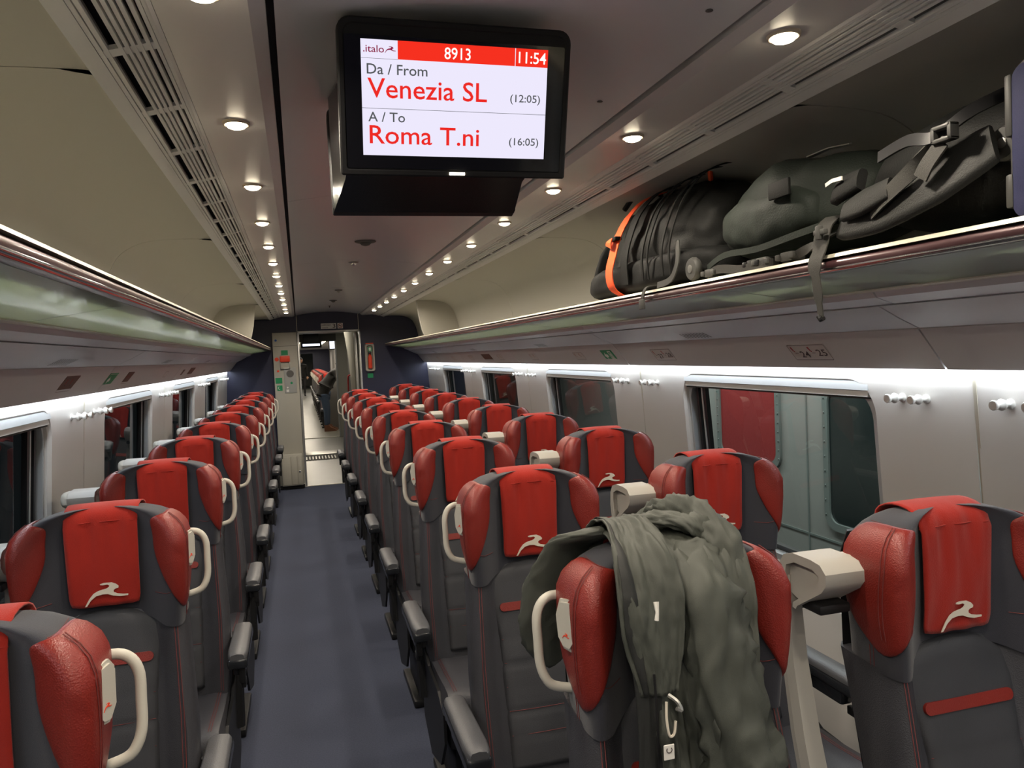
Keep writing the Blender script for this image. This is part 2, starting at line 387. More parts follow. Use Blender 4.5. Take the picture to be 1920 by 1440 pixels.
# ---- luggage racks
for sgn, side in ((-1, 'left'), (1, 'right')):
    t = empty('luggage_rack', (XC+sgn*0.85, 3, 1.75), 'long glass-bottomed luggage rack with burgundy rail along the %s side' % side, 'luggage rack', 'luggage racks over the seats')
    O = Vector((-(XC+sgn*0.85), -3, -1.75))
    def pf(name, prof, m, a=Y0, b=YB-0.004, ang=0.5): 
        return B().loft([[Vector((XC+sgn*d, y, z))+O for d, z in prof] for y in (a, b)]).out(name, m, t, ang=ang)
    pf('rail', [(0.722, 1.765), (0.711, 1.763), (0.704, 1.757), (0.702, 1.748), (0.706, 1.741), (0.716, 1.738), (0.740, 1.738), (0.748, 1.745), (0.748, 1.765)], 'rail', ang=0.9)
    pf('rail_cap', [(0.704, 1.7655), (0.708, 1.773), (0.716, 1.775), (0.750, 1.772), (0.750, 1.7655)], 'railtop')
    pf('rail_bead', [(0.7005, 1.7445), (0.6995, 1.742), (0.7035, 1.7375), (0.708, 1.736), (0.709, 1.739), (0.704, 1.743)], 'chrome', ang=1.2)
    ys = [Y0]+[s+0.3 for s in MODS if Y0 < s+0.3 < YB]+[YB-0.004]
    for a, b in zip(ys, ys[1:]):
        pf('glass_panel', [(0.735, 1.7375), (0.935, 1.7065), (0.935, 1.7125), (0.735, 1.7435)], 'rackglass', a+0.002, b-0.002)
    pf('back_strip', [(0.930, 1.704), (0.945, 1.701), (0.958, 1.706), (0.958, 1.718), (0.930, 1.716)], 'railtop')
    for a in ys[1:-1]:
        pf('bracket', [(0.76, 1.7455), (1.17, 1.72), (1.17, 1.75), (0.76, 1.765)], 'frame', a-0.006, a+0.006)
    pf('shelf_bars', [(0.93, 1.72), (1.19, 1.72), (1.19, 1.73), (0.93, 1.73)], 'bay')
# ---- ceiling
ceil = empty('ceiling', (XC, 3, 2.2), kind='structure'); CO = Vector((-XC, -3, -2.2))
def cz(d): return 2.203-0.04*(d/0.40)**2
ys = [Y0, 0.95, 2.86, 4.79, 6.65, 8.5, YB]
for a, b in zip(ys, ys[1:]):
    rows = [[Vector((XC+d, y, cz(d)))+CO for d in [0.392*(k/12*2-1) for k in range(13)]]+[Vector((XC+d, y, 2.24))+CO for d in (0.392, -0.392)] for y in (a+0.002, b-0.002)]
    B().loft(rows).out('centre_panel', 'ceil', ceil, ang=0.3)
B().box(XC-0.8+CO.x, XC+0.8+CO.x, Y0-3, YB-3, 0.045, 0.05).out('ceiling_void', 'dark', ceil, smooth=False)
for sgn in (-1, 1):
    def sec(name, prof, m, a=Y0, b=YB, ang=0.3, par=ceil, OO=CO):
        return B().loft([[Vector((XC+sgn*d, y, z))+OO for d, z in prof] for y in (a, b)]).out(name, m, par, ang=ang)
    sec('light_strip', [(0.405, 2.176), (0.4055, 2.160), (0.43, 2.148), (0.57, 2.152), (0.572, 2.20), (0.41, 2.20)], 'strip')
    sec('gap_filler', [(0.385, 2.19), (0.41, 2.185), (0.41, 2.19), (0.385, 2.20)], 'seam')
    # side cove over the luggage
    cove = [(0.705, 2.120), (0.72, 2.128), (0.90, 2.125), (1.00, 2.105), (1.07, 2.06), (1.11, 1.99), (1.135, 1.90), (1.15, 1.80), (1.165, 1.72)]
    cv = [tuple(p) for p in spl([(d, z, 0) for d, z in cove], 4)]
    yss = [Y0]+[s-0.02 for s in MODS if Y0 < s < YB]+[YB]
    for a, b in zip(yss, yss[1:]):
        r = [(p[0], p[1]) for p in cv]+[(1.19, 1.72), (1.19, 2.19), (0.705, 2.19)]
        sec('bay_lining', r, 'bay', a+0.002, b-0.002, 0.6)
    sec('bay_backing', [(1.168, 1.70), (1.17, 1.8), (1.10, 2.11), (1.04, 2.16), (1.25, 2.2), (1.25, 1.7)], 'seam')
    # air grille: border strips, long slats and cross bars over a dark duct
    gz = lambda d: 2.150-(d-0.575)*0.26
    gr = empty('air_grille', (XC+sgn*0.63, 3, 2.13), 'long slatted aluminium air grille running the length of the %s ceiling' % ('left' if sgn < 0 else 'right'), 'air grille', 'ceiling air grilles')
    GO = Vector((-(XC+sgn*0.63), -3, -2.13))
    sec('duct', [(0.572, 2.175), (0.575, 2.178), (0.69, 2.145), (0.69, 2.19), (0.572, 2.19)], 'dark', par=gr, OO=GO)
    sec('border', [(0.678, gz(0.678)), (0.7045, 2.1145), (0.706, 2.13), (0.68, 2.14)], 'grille', par=gr, OO=GO)
    sec('border', [(0.571, 2.152), (0.5765, gz(0.5765)-0.001), (0.578, 2.165), (0.571, 2.165)], 'grille', par=gr, OO=GO)
    slats = [0.580, 0.5875, 0.599, 0.612, 0.622, 0.632, 0.642, 0.6645, 0.6735]
    for q, d in enumerate(slats):
        w_ = 0.0030 if q not in (0, 7, 8) else 0.0034
        sec('slat', [(d-w_, gz(d-w_)), (d+w_, gz(d+w_)), (d+w_, gz(d)+0.012), (d-w_, gz(d)+0.012)], 'grille', par=gr, OO=GO)
    # grey duct backing visible between the middle slats
    for la, lb in ((0.576, 0.590), (0.609, 0.645), (0.661, 0.678)):
        sec('duct_liner', [(la, gz(la)+0.008), (lb, gz(lb)+0.008), (lb, gz(lb)+0.014), (la, gz(la)+0.014)], 'liner', par=gr, OO=GO)
    y = Y0+0.1
    while y < YB-0.1:
        sec('cross_bar', [(0.580, gz(0.580)+0.0015), (0.672, gz(0.672)+0.0015), (0.672, gz(0.672)+0.010), (0.580, gz(0.580)+0.010)], 'grille', y, y+0.030, par=gr, OO=GO)
        y += 0.327
# partition closing the luggage bays near the far end
for sgn, side in ((-1, 'left'), (1, 'right')):
    tn += 1
    edge = [(0.74, 2.14), (0.745, 2.09), (0.755, 2.02), (0.768, 1.93), (0.785, 1.85), (0.81, 1.777)]
    poly = edge+[(1.16, 1.777), (1.15, 1.9), (1.12, 2.0), (1.05, 2.08), (0.98, 2.115), (0.9, 2.135)]
    o = B().loft([[Vector((XC+sgn*d, y, z)) for d, z in poly] for y in (7.40, 7.46)]).out('trim_%d' % tn, 'bay', ang=0.4)
    tag(o, kind='structure')
# ---- rear end (behind the camera) and far bulkhead
wf = B().box(XC-1.32, XC+1.32, Y0-0.05, Y0, 0, 2.3).out('wall_front', 'navy', smooth=False); tag(wf, kind='structure')
wb = empty('wall_back', (XC, YB, 0), kind='structure'); BO = Vector((-XC, -YB, 0))
DX0, DX1, DZ = 0.02, 0.765, 1.945
b = B()
b.box(XC-1.32+BO.x, -0.006+BO.x, 0, 0.06, 0, 2.3); b.box(0.775+BO.x, XC+1.32+BO.x, 0, 0.06, 0, 2.3); b.box(-0.006+BO.x, 0.775+BO.x, 0, 0.06, 1.96, 2.3)
b.out('bulkhead_panel', 'navy', wb, smooth=False)
for x in (-0.0, 0.762):
    B().box(x-0.003+BO.x, x+0.003+BO.x, -0.004, 0.0, 1.96, 2.2).out('joint_profile', 'railtop', wb, smooth=False)
dr = empty('door_1', (XC, YB, 0), kind='structure')
b = B(); b.box(-0.004+BO.x, 0.022+BO.x, -0.02, 0.09, 0, 1.965, 0.004); b.out('jamb', 'frame', dr)
b = B(); b.box(0.757+BO.x, 0.780+BO.x, -0.02, 0.09, 0, 1.965, 0.004); b.out('jamb', 'frame', dr)
b = B(); b.box(-0.004+BO.x, 0.780+BO.x, -0.02, 0.09, 1.942, 1.967, 0.004); b.out('lintel', 'frame', dr)
B().box(-0.34+BO.x, 0.76+BO.x, -0.03, 0.02, 0.0, 0.008, 0.002).out('threshold', 'thresh', dr)
# ------------------------------------------------------------------ downlights
ORD = ['nearest', 'second', 'third', 'fourth', 'fifth', 'sixth', 'seventh', 'eighth', 'ninth', 'tenth', 'eleventh', 'twelfth', 'thirteenth']
lp = None
for sgn, side in ((-1, 'left'), (1, 'right')):
    for i, yy in enumerate(LIGHT_Y):
        loc = (XC+sgn*0.493, yy, 2.149)
        if lp is None:
            lp = empty('ceiling_downlight', loc)
            prof = [(0.0235, 0.001), (0.0235, -0.004), (0.026, -0.0055), (0.0295, -0.0045), (0.0305, 0.001)]
            n = 24; rows = [[Vector((r*cos(2*pi*k/n), r*sin(2*pi*k/n), z)) for k in range(n)] for r, z in prof]
            B().loft(rows, True, False).out('rim', 'rim', lp, ang=1.2)
            rows = [[Vector((r*cos(2*pi*k/n), r*sin(2*pi*k/n), z)) for k in range(n)] for r, z in ((0.0236, -0.003), (0.019, -0.010), (0.010, -0.0135), (0.002, -0.0145))]
            B().loft(rows, True, True).out('lens', 'lamp', lp)
            t = lp
        else: t = copy_tree(lp); t.location = loc
        j = i-5
        if j < 0: tag(t, 'warm round downlight behind the viewer in the %s ceiling strip, %s rearmost' % (side, ORD[i]), 'ceiling light', 'downlights behind the viewer')
        else: tag(t, 'small round warm downlight, %s from the viewer in the %s ceiling strip' % (ORD[j], side), 'ceiling light', 'downlights of the ceiling strips')
# ------------------------------------------------------------------ seats
def headsec(t):                  # right half of the headrest section: (fraction of half-width, y)
    pts = [(0, -.092), (.22, -.093), (.42, -.099), (.58, -.117), (.72, -.143), (.84, -.163), (.93, -.168), (.985, -.152), (1.0, -.115), (.995, -.07), (.965, -.025), (.88, -.003)]
    n = len(pts)-1; u = t*n; i = min(int(u), n-1); f = u-i
    a, b, c, d = (Vector(pts[max(i-1, 0)]), Vector(pts[i]), Vector(pts[i+1]), Vector(pts[min(i+2, n)]))
    p = 0.5*((2*b)+(c-a)*f+(2*a-5*b+4*c-d)*f*f+(3*b-a-3*c+d)*f**3)
    if i == 0 and f < 1e-9: p = b
    return p
HW = [(0.955, .179), (1.0, .182), (1.06, .188), (1.12, .191), (1.17, .192)]
def HS(s, q):
    """point of the headrest surface: s -1..1 round the front, q 0..1 upwards"""
    sg = -1 if s < 0 else 1; p = headsec(abs(s))
    if q < 0.72:
        z = 0.955+0.215*q/0.72; w = interp(z, HW)
        arch = 0.034*max(0, 1-(abs(p.x)/0.78)**2.2)*(1-q/0.72)
        lean = 0.0
        return Vector((sg*p.x*w, p.y*lerp(0.93, 1, min(1, q*1.8))-0.006, z+arch))
    ph = min((q-0.72)/0.28, 1)*pi/2
    z = 1.17+0.087*sin(ph)**0.95; k = max(cos(ph), 0)**0.72; ky = max(cos(ph), 0)**0.55
    yc = -0.066
    wing = max(0, abs(p.x)-0.5)/0.5
    y = yc+(p.y-yc)*ky*(1-0.25*wing*sin(ph))
    return Vector((sg*p.x*0.192*k, y-0.006, z))
def HN(s, q):
    e = 0.004; a = HS(min(s+e, 1), q)-HS(max(s-e, -1), q); b = HS(s, min(q+e, 0.985))-HS(s, max(q-e, 0)); n = a.cross(b)
    return n.normalized() if n.length > 1e-12 else Vector((0, 0, 1))
def make_seat(m, arms, handle):
    """m = +1: aisle on the +x side; seat faces -y; y = 0 is the rear of the headrest"""
    root = empty('train_seat')
    # headrest core
    NS, NQ = 44, 26
    rows = []
    for j in range(NQ+1):
        q = j/NQ if j < NQ else 0.999
        r = [HS(-1+2*i/NS, q) for i in range(NS+1)]
        rows.append(r)
    hr = B().loft(rows, True, True).out('headrest', 'dfabric', root, ang=1.0)
    # red bolsters
    bd = [(.90, .835), (.935, .70), (.93, .50), (.88, .33), (.79, .20), (.70, .135), (.58, .20), (.46, .32), (.37, .46), (.315, .61), (.305, .745), (.34, .82), (.44, .853), (.60, .862), (.80, .862)]
    for sg in (-1, 1):
        loop = []
        n = len(bd); P = [Vector((a, b_, 0)) for a, b_ in bd]
        for i in range(n):
            a, b_, c, d = P[i-1], P[i], P[(i+1) % n], P[(i+2) % n]
            for k in range(3):
                t = k/3; loop.append(0.5*((2*b_)+(c-a)*t+(2*a-5*b_+4*c-d)*t*t+(3*b_-a-3*c+d)*t**3))
        cen = Vector((.64, .56, 0)); rows = []
        for rr, h in ((1.0, -.003), (1.0, .0025), (.975, .0045), (.93, .006), (.85, .007), (.72, .0075), (.55, .008), (.38, .008), (.2, .008), (.06, .008)):
            rows.append([HS(sg*(cen.x+(p.x-cen.x)*rr), cen.y+(p.y-cen.y)*rr)+HN(sg*(cen.x+(p.x-cen.x)*rr), cen.y+(p.y-cen.y)*rr)*h*(1) for p in loop])
        bo = B().loft(rows, True, True).out('bolster', 'red', hr, ang=1.4)
    # stitching: bolster ridges, bolster outline, skirt seams
    st = B()
    for sg in (-1, 1):
        for s0, off in ((.63, 0), (.652, 0)):
            st.tube([HS(sg*(s0+0.05*sin(pi*q/0.9)), q)+HN(sg*(s0+0.05*sin(pi*q/0.9)), q)*0.0084 for q in [0.25+0.60*k/16 for k in range(17)]], 0.0010, 4)
        st.tube([HS(sg*s_, .865+.0*s_)+HN(sg*s_, .865)*0.0012 for s_ in [.57+.3*k/8 for k in range(9)]], 0.0006, 4)
        st.tube([HS(sg*s_, q)+HN(sg*s_, q)*0.0006 for s_, q in [(lerp(.56, .30, k/10), lerp(.34, .25, (k/10)**.7)) for k in range(11)]], 0.0007, 4)
        for s_ in (.765, .785): st.tube([HS(sg*s_, q)+HN(sg*s_, q)*0.0006 for q in (0.01, .06, .12, .165)], 0.0007, 4)
    tag(st.out('stitching', 'stitch', hr), kind='stuff')
    # head cover (cloth) over the middle
    path = []
    def front_y(z, x): # y of the front of the headrest at height z and offset x
        return None
    cols = 17
    rows = []
    K = [('b', 1.15), ('b', 1.20), ('b', 1.235)]
    hwT = 0.088
    for j in range(34):
        t = j/33; r = []
        for i in range(cols):
            u = -1+2*i/(cols-1); x = u*lerp(0.086, 0.080, min(1, t*1.2))
            # path over the top: angle parameter
            if t < 0.12: y, z = 0.004, lerp(1.15, 1.225, t/0.12)
            elif t < 0.40:
                ph = (t-0.12)/0.28*pi; y = -0.053+0.058*cos(ph)*1.0; z = 1.225+0.037*sin(ph)**0.8
                if ph > pi/2: y = -0.053+0.058*cos(ph)
            else:
                k = (t-0.40)/0.60; z = lerp(1.225, 1.014, k); y = -0.1110-0.004*sin(k*pi)-0.006*(abs(u)**3)*(1-k)
            z -= 0.002*(u*u) if t < .5 else 0
            wr = 0.0020*sin(9*u+14*t+2*sin(5*t))*min(1, max(0, (t-.15)*3))+0.0030*sin(15*u-5*t+sin(8*u))*max(0, 1-abs(t-.5)*3)
            ctr = 1
            if t > 0.90 and abs(u) > 0.8: # rounded lower corners
                kk = (t-0.90)/0.10; x *= 1-0.055*kk**2.5
                z += 0.004*kk*(abs(u)-0.8)/0.2
            r.append(Vector((x+0.0, y-wr-0.001, z)))
        rows.append(r)
    front = [p for r in rows for p in r]; n = cols; fs = []
    for j in range(len(rows)-1):
        for i in range(n-1): fs.append((j*n+i, j*n+i+1, (j+1)*n+i+1, (j+1)*n+i))
    cov = mesh('headrest_cover', front, fs, 'towel', root, ang=1.2)
    sm = cov.modifiers.new('thickness', 'SOLIDIFY'); sm.thickness = 0.0035; sm.offset = 0
    T = basis((0.004, -0.1205, 1.046), (1, 0, 0), (0, 0, 1))
    B().prism([(x*0.098, y*0.098) for x, y in HARE], T, 0.0015).out('emblem', 'emblem', cov, smooth=False)
    B().tube([Vector((u*0.084, -0.114-0.003*sin(9*u), 1.222+0.003*(1-u*u))) for u in [-1+k/8 for k in range(17)]], 0.0011, 5).out('hem', 'towel', cov)
    # backrest
    def yb(z): return -0.092-0.155*((0.985-z)/0.53)
    zs = [0.44, 0.47, 0.52, 0.60, 0.70, 0.80, 0.88, 0.93, 0.965]
    rows = []
    for z in zs:
        w = interp(z, [(0.44, .205), (0.7, .203), (0.97, .180)])
        y = yb(z)
        sec = []
        for fx, dy in ((0, 0), (.35, 0), (.58, -.003), (.70, -.018), (.80, -.036), (.90, -.044), (.965, -.034), (1.0, .0), (.99, .05), (.955, .085), (.86, .100)):
            sec.append((fx*w, y+dy*(1.25-0.25*min(1, (0.97-z)*4))))
        full = [(-a, b_) for a, b_ in reversed(sec[1:])]+sec
        ztop = 0.018 if z == zs[-1] else 0
        rows.append([Vector((a, b_, z+(0.034*max(0, 1-(abs(a)/0.155)**2.2) if z >= 0.93 else 0))) for a, b_ in full])
    br = B().loft(rows, True, True).out('backrest', 'dleather', root, ang=0.9)
    # centre panel, arched on top, with shallow stitched channels
    rows = []; chan = [0.845, 0.795, 0.735, 0.675, 0.615, 0.555]
    N = 46
    for j in range(N+1):
        z0 = lerp(0.475, 0.972, j/N); r = []
        for i in range(17):
            u = -1+2*i/16; wz = interp(z0, [(0.475, .118), (0.80, .116), (0.93, .136), (0.972, .148)])
            x = u*wz; edge = max(0, (abs(u)-0.86)/0.14)
            g = sum(math.exp(-((z0-c)/0.0042)**2) for c in chan[1:])*0.0035
            wr = 0.0022*noise.noise(Vector((x*18, z0*14, 3.1)))
            tp = max(0, (z0-0.945)/0.027)
            y = yb(z0)-0.012*(1-edge**2)*(1-tp**3)+g+wr-0.012*sin(pi*(z0-.475)/.5)*(1-u*u)*0.6
            z = z0+(0.030*max(0, 1-abs(u)**2.2)-0.012*u*u)*max(0, (z0-0.86)/0.112)
            r.append(Vector((x, y, z)))
        rows.append(r)
    n = 17; vs = [p for r in rows for p in r]; fs = [(j*n+i, j*n+i+1, (j+1)*n+i+1, (j+1)*n+i) for j in range(N) for i in range(16)]
    cp = mesh('centre_panel', vs, fs, 'panel', br, ang=1.2)
    so = cp.modifiers.new('thickness', 'SOLIDIFY'); so.thickness = 0.01; so.offset = -1
    ss = B()
    for c in chan[1:]:
        ss.tube([Vector((x, yb(c)-0.0085-0.0065*(1-(x/.117)**2), c+0.003)) for x in [-.108+.216*k/10 for k in range(11)]], 0.0007, 4)
    for sg in (-1, 1):
        for dx in (0.164, 0.171):
            ss.tube([Vector((sg*dx*interp(z, [(0.44, 1.05), (0.7, 1.05), (0.97, .97)]), yb(z)-0.0445*(1.25-0.25*min(1, (0.97-z)*4))-0.0008, z)) for z in (0.47, 0.55, 0.65, 0.75, 0.85, 0.93, 0.955)], 0.0009, 4)
        ss.tube([Vector((sg*interp(z, [(0.475, .123), (0.80, .121), (0.93, .141)]), yb(z)-0.0035, z)) for z in (0.48, 0.6, 0.7, 0.8, 0.88, 0.92)], 0.0016, 4)
    tag(ss.out('stitching', 'stitch', br), kind='stuff')
    pl = [(x, y) for x, y in rrect(-.105, .105, -.0115, .0115, .0113, 6)]
    T = basis((0, yb(0.885)-0.0145, 0.882), (1, 0, 0), (0, 0.155/0.53, 1))
    B().prism(pl, T, 0.0065).out('red_band', 'red', br, ang=0.5)
    # rear shell
    rows = []
    for z in (0.30, 0.45, 0.7, 0.95, 1.15, 1.20):
        y = interp(z, [(0.30, -0.16), (0.45, -0.135), (0.955, 0.012), (1.2, 0.008)])
        w = interp(z, [(0.3, .195), (0.95, .165), (1.15, .17), (1.2, .15)])
        rows.append([Vector((-w, y, z)), Vector((-w*.93, y+.014, z)), Vector((0, y+.02, z)), Vector((w*.93, y+.014, z)), Vector((w, y, z)), Vector((0, y-.004, z))])
    B().loft(rows).out('back_shell', 'black', root, ang=0.8)
    # cushion
    cu = B(); rows = []
    for y, zt, zb_ in ((-.215, .455, .37), (-.30, .455, .36), (-.42, .458, .355), (-.54, .468, .36), (-.60, .468, .37), (-.628, .452, .385), (-.635, .42, .405)):
        w = 0.206
        prof = [(-w, zb_+.01), (-w-.004, (zt+zb_)/2), (-w+.012, zt+.004), (-w+.05, zt+.006), (-w+.09, zt-.006), (0, zt-.008), (w-.09, zt-.006), (w-.05, zt+.006), (w-.012, zt+.004), (w+.004, (zt+zb_)/2), (w, zb_+.01), (0, zb_)]
        rows.append([Vector((a, y, b_)) for a, b_ in prof])
    cs = cu.loft(rows).out('seat_cushion', 'dleather', root, ang=0.9)
    s2 = B()
    for sg in (-1, 1):
        for dx in (.163, .171): s2.tube([Vector((sg*dx, y, z)) for y, z in ((-.25, .4625), (-.42, .4655), (-.54, .4755), (-.60, .4755))], 0.0009, 4)
    tag(s2.out('stitching', 'stitch', cs), kind='stuff')
    # base
    bs = B(); bs.box(-.19, .19, -.58, -.16, .26, .372, .015); bs.box(-.16, .16, -.50, -.20, .03, .27, .01); bs.box(-.19, .19, -.55, -.16, 0, .035, .008)
    bs.out('seat_base', 'black', root)
    # side covers
    for sg in (-1, 1):
        pts = [(-.60, .30), (-.60, .40), (-.50, .44), (-.30, .45), (-.20, .50), (-.13, .62), (-.095, .60), (-.13, .40), (-.15, .20), (-.30, .12), (-.50, .18)]
        T = basis((sg*.204-(0.008 if sg < 0 else 0), 0, 0), (0, 1, 0), (0, 0, 1))
        B().prism(pts, T, 0.010).out('side_cover', 'black', root, smooth=False)
    # armrests
    for ax in arms:
        x = ax*0.243
        ar = B().loft([[Vector((x+a*ww, y, z+dz)) for a, z in ((-1, .622), (-1, .634), (-.8, .641), (0, .644), (.8, .641), (1, .634), (1, .622))] for y, ww, dz in ((-.107, .027, -.002), (-.12, .030, 0), (-.27, .031, .0), (-.37, .032, .001), (-.415, .029, 0), (-.427, .022, -.004))]).out('armrest', 'arm', root, ang=0.9)
        fr = B(); fr.box(x-.032, x+.032, -.430, -.09, .588, .623, .010, 3); fr.box(x-.020, x+.020, -.37, -.15, .545, .592, .008)
        fr.out('armrest_frame', 'armp', ar)
        sp = B(); sp.tube([(x-ax*.02, -.14, .60), (x-ax*.03, -.16, .52), (x-ax*.035, -.19, .40), (x-ax*.035, -.21, .30)], [.026, .028, .03, .03], 10); sp.out('armrest_support', 'black', ar)
        lv = B(); lv.box(x-.010+ax*.012, x+.010+ax*.012, -.415, -.385, .535, .592, .004); lv.box(x-.008+ax*.014, x+.008+ax*.014, -.405, -.360, .515, .540, .003); lv.out('recline_lever', 'black', ar)
    if handle:
        pts = spl([(m*.170, -.030, 1.160), (m*.200, -.030, 1.163), (m*.220, -.031, 1.152), (m*.230, -.033, 1.128), (m*.231, -.038, 1.09), (m*.231, -.044, 1.052), (m*.224, -.050, 1.026), (m*.208, -.054, 1.010), (m*.164, -.058, 1.000)], 4)
        gh = B().tube(pts, 0.0085, 10).out('grab_handle', 'grip', root, ang=1.5)
        # control plate on the bolster side
        hexa = [(-.026, -.028), (-.030, .010), (-.018, .040), (.012, .044), (.024, .030), (.022, -.026), (.006, -.046), (-.012, -.044)]
        T = basis((m*.1965, -.112, 1.138), (.37, m*.93, 0.0), (0, 0, 1)) 
        bm_ = B()
        bm_.prism(hexa, T, 0.004); bm_.prism([(x*.84, y*.88) for x, y in hexa], T @ Matrix.Translation((0, 0, 0.004)), 0.0035)
        cpl = bm_.out('control_plate', 'grip', root, smooth=False)
        B().prism([(x*0.018-0.002, y*0.018-0.02) for x, y in HARE], T @ Matrix.Translation((0, 0, 0.0076)), 0.0006).out('mark', 'orange', cpl, smooth=False)
    return root
PITCH, ROW0, POST0 = 0.885, 1.315, 1.25
XL, XA, XW = -0.493, 0.610, 1.214
RN = ['nearest', 'second', 'third', 'fourth', 'fifth', 'sixth', 'seventh', 'eighth', 'ninth', 'tenth']
protoL = make_seat(1, (1, -1), True); protoA = make_seat(-1, (-1,), True); protoW = make_seat(1, (1,), False)
for proto, x, n, where in ((protoL, XL, 10, 'single column left of the aisle'), (protoA, XA, 9, 'column right of the aisle'), (protoW, XW, 10, 'window column on the right')):
    for k in range(n):
        o = proto if k == 0 else copy_tree(proto)
        o.location = (x, ROW0+PITCH*k, 0)
        extra = ', under a jacket' if (k == 0 and proto is protoA) else ''
        tag(o, 'red and charcoal train seat, %s in the %s%s' % (RN[k], where, extra), 'seat', 'train seats of the coach')
# divider posts with a hooked head
def make_post(m):
    """m=+1: head reaches to +x"""
    t = empty('seat_divider_post')
    # post: lofted plate leaning forward on its way down
    rows = []
    for z, y, th, w in ((0.0, -.03, .05, .05), (.40, -.02, .05, .05), (.62, .02, .05, .052), (.80, .07, .045, .050), (.95, .10, .040, .046), (1.06, .105, .030, .040), (1.12, .10, .022, .036)):
        rows.append([Vector((m*(a), y+b_, z)) for a, b_ in ((-w/2, 0), (-w/2+.006, -th/2), (w/2-.006, -th/2), (w/2, 0), (w/2-.006, th/2), (-w/2+.006, th/2))])
    B().loft(rows).out('post', 'post', t, ang=0.5)
    pr = [(.108, 1.055), (.116, 1.10), (.112, 1.14), (.095, 1.163), (.065, 1.172), (.01, 1.172), (-.018, 1.168), (-.034, 1.153), (-.034, 1.132), (-.020, 1.115), (.055, 1.068), (.060, 1.060), (.070, 1.062), (.068, 1.072),
          (.0, 1.118), (-.014, 1.133), (-.012, 1.146), (.005, 1.154), (.062, 1.154), (.088, 1.143), (.094, 1.120), (.092, 1.085), (.090, 1.055)]
    hd = B().loft([[Vector((m*x, y+0.0, z)) for y, z in pr] for x in (-.022, -.018, .062, .066)]).out('hook_head', 'post', t, ang=0.7)
    # inner web and rounded end cap
    inner = [(.0, 1.118), (-.014, 1.133), (-.012, 1.146), (.005, 1.154), (.062, 1.154), (.088, 1.143), (.094, 1.120), (.092, 1.085), (.06, 1.075)]
    B().prism(inner, basis((m*(-.010), 0, 0), (0, 1, 0), (0, 0, 1)), 0.02*m).out('web', 'post', hd, smooth=False)
    rows = []
    for x, k in ((.064, 1), (.076, 1), (.085, .85), (.088, .6)):
        c = (-.004, 1.148); rows.append([Vector((m*x, c[0]+(y-c[0])*k, c[1]+(z-c[1])*k)) for y, z in ((-.034, 1.132), (-.034, 1.153), (-.018, 1.168), (.01, 1.172), (.04, 1.17), (.045, 1.15), (.02, 1.125), (-.015, 1.118))])
    B().loft(rows).out('end_cap', 'grip', hd, ang=0.8)
    B().box(min(m*-.01, m*.06), max(m*-.01, m*.06), .0, .06, 1.062, 1.082, .005).out('lamp_housing', 'black', hd)
    return t
pR, pL = make_post(1), make_post(-1)
for proto, x, n, where in ((pR, 0.950, 9, 'right pair'), (pL, -0.742, 9, 'left single seat and the wall')):
    for k in range(n):
        if proto is pL: yk = k+0
        o = proto if k == 0 else copy_tree(proto)
        o.location = (x, POST0+PITCH*k, 0)
        tag(o, ('warm grey hook-headed plastic post between the seats of the %s right pair' % RN[k]) if proto is pR else ('warm grey hook-headed plastic post between wall and %s left single seat' % RN[k]), 'seat post', 'hook-headed posts beside the seats')
# ------------------------------------------------------------------ ceiling television
def fit_text(name, body, m, T, parent, x0, x1, base, cap):
    """text whose capitals are cap high, squeezed between x0 and x1 on baseline base"""
    o = text(name, body, cap/0.70, m, Matrix.Identity(4), None)
    xs = [v.co.x for v in o.data.vertices]; a, b = min(xs), max(xs)
    k = (x1-x0)/(b-a)
    o.data.transform(T @ Matrix.Translation((x0-a*k, base, 0)) @ Matrix.Diagonal((k, 1, 1, 1)))
    o.parent = parent; return o
tv = empty('television', (0.316, 1.66, 2.2), 'black double-sided television hanging from the ceiling, lit screen towards the viewer', 'television')
TO = Vector((-0.316, -1.66, -2.2)); KS = 0.95   # the set is sized by this factor about the eye point it was measured from
def ksc(p): return Vector((p[0]*KS, p[1]*KS, 1.6+(p[2]-1.6)*KS))
def slab_plane(y0, z0, y1, z1, face):
    """plane frame: origin at the lower left corner as seen from its front"""
    v = Vector((0, y1-y0, z1-z0)); u = Vector((face, 0, 0)); return basis(ksc((0.096 if face > 0 else 0.537, y0, z0))+TO, u, v) @ Matrix.Scale(KS, 4), v.length
TF, HF = slab_plane(1.477, 1.942, 1.400, 2.205, 1)
Wd = 0.441
def rr2(x0, x1, y0, y1, rt, rb, n=5):
    pts = []
    for cx, cy, r, a in ((x1-rt, y1-rt, rt, 0), (x0+rt, y1-rt, rt, 90), (x0+rb, y0+rb, rb, 180), (x1-rb, y0+rb, rb, 270)):
        for k in range(n+1):
            t = math.radians(a+90*k/n); pts.append((cx+r*cos(t), cy+r*sin(t)))
    return pts
def bezel(T, H, name):
    rows = []
    for ins, w in ((0.004, -0.034), (0.0, -0.030), (0.0, -0.003), (0.003, 0.0), (0.010, 0.0), (0.012, -0.0025)):
        rows.append([T @ Vector((x, y, w)) for x, y in rr2(ins, Wd-ins, ins, H-ins, 0.024-ins*.5, 0.005)])
    B().loft(rows, True, True).out(name, 'black', tv, ang=0.5)
bezel(TF, HF, 'front_bezel')
sg = B().prism(rr2(0.012, Wd-0.012, 0.014, HF-0.030, 0.004, 0.004), TF @ Matrix.Translation((0, 0, -0.004)), 0.003).out('screen_glass', 'gloss', tv, smooth=False)
SX0, SX1, SY0, SY1 = 0.0415, 0.395, 0.0375, 0.2375
SW, SH = SX1-SX0, SY1-SY0
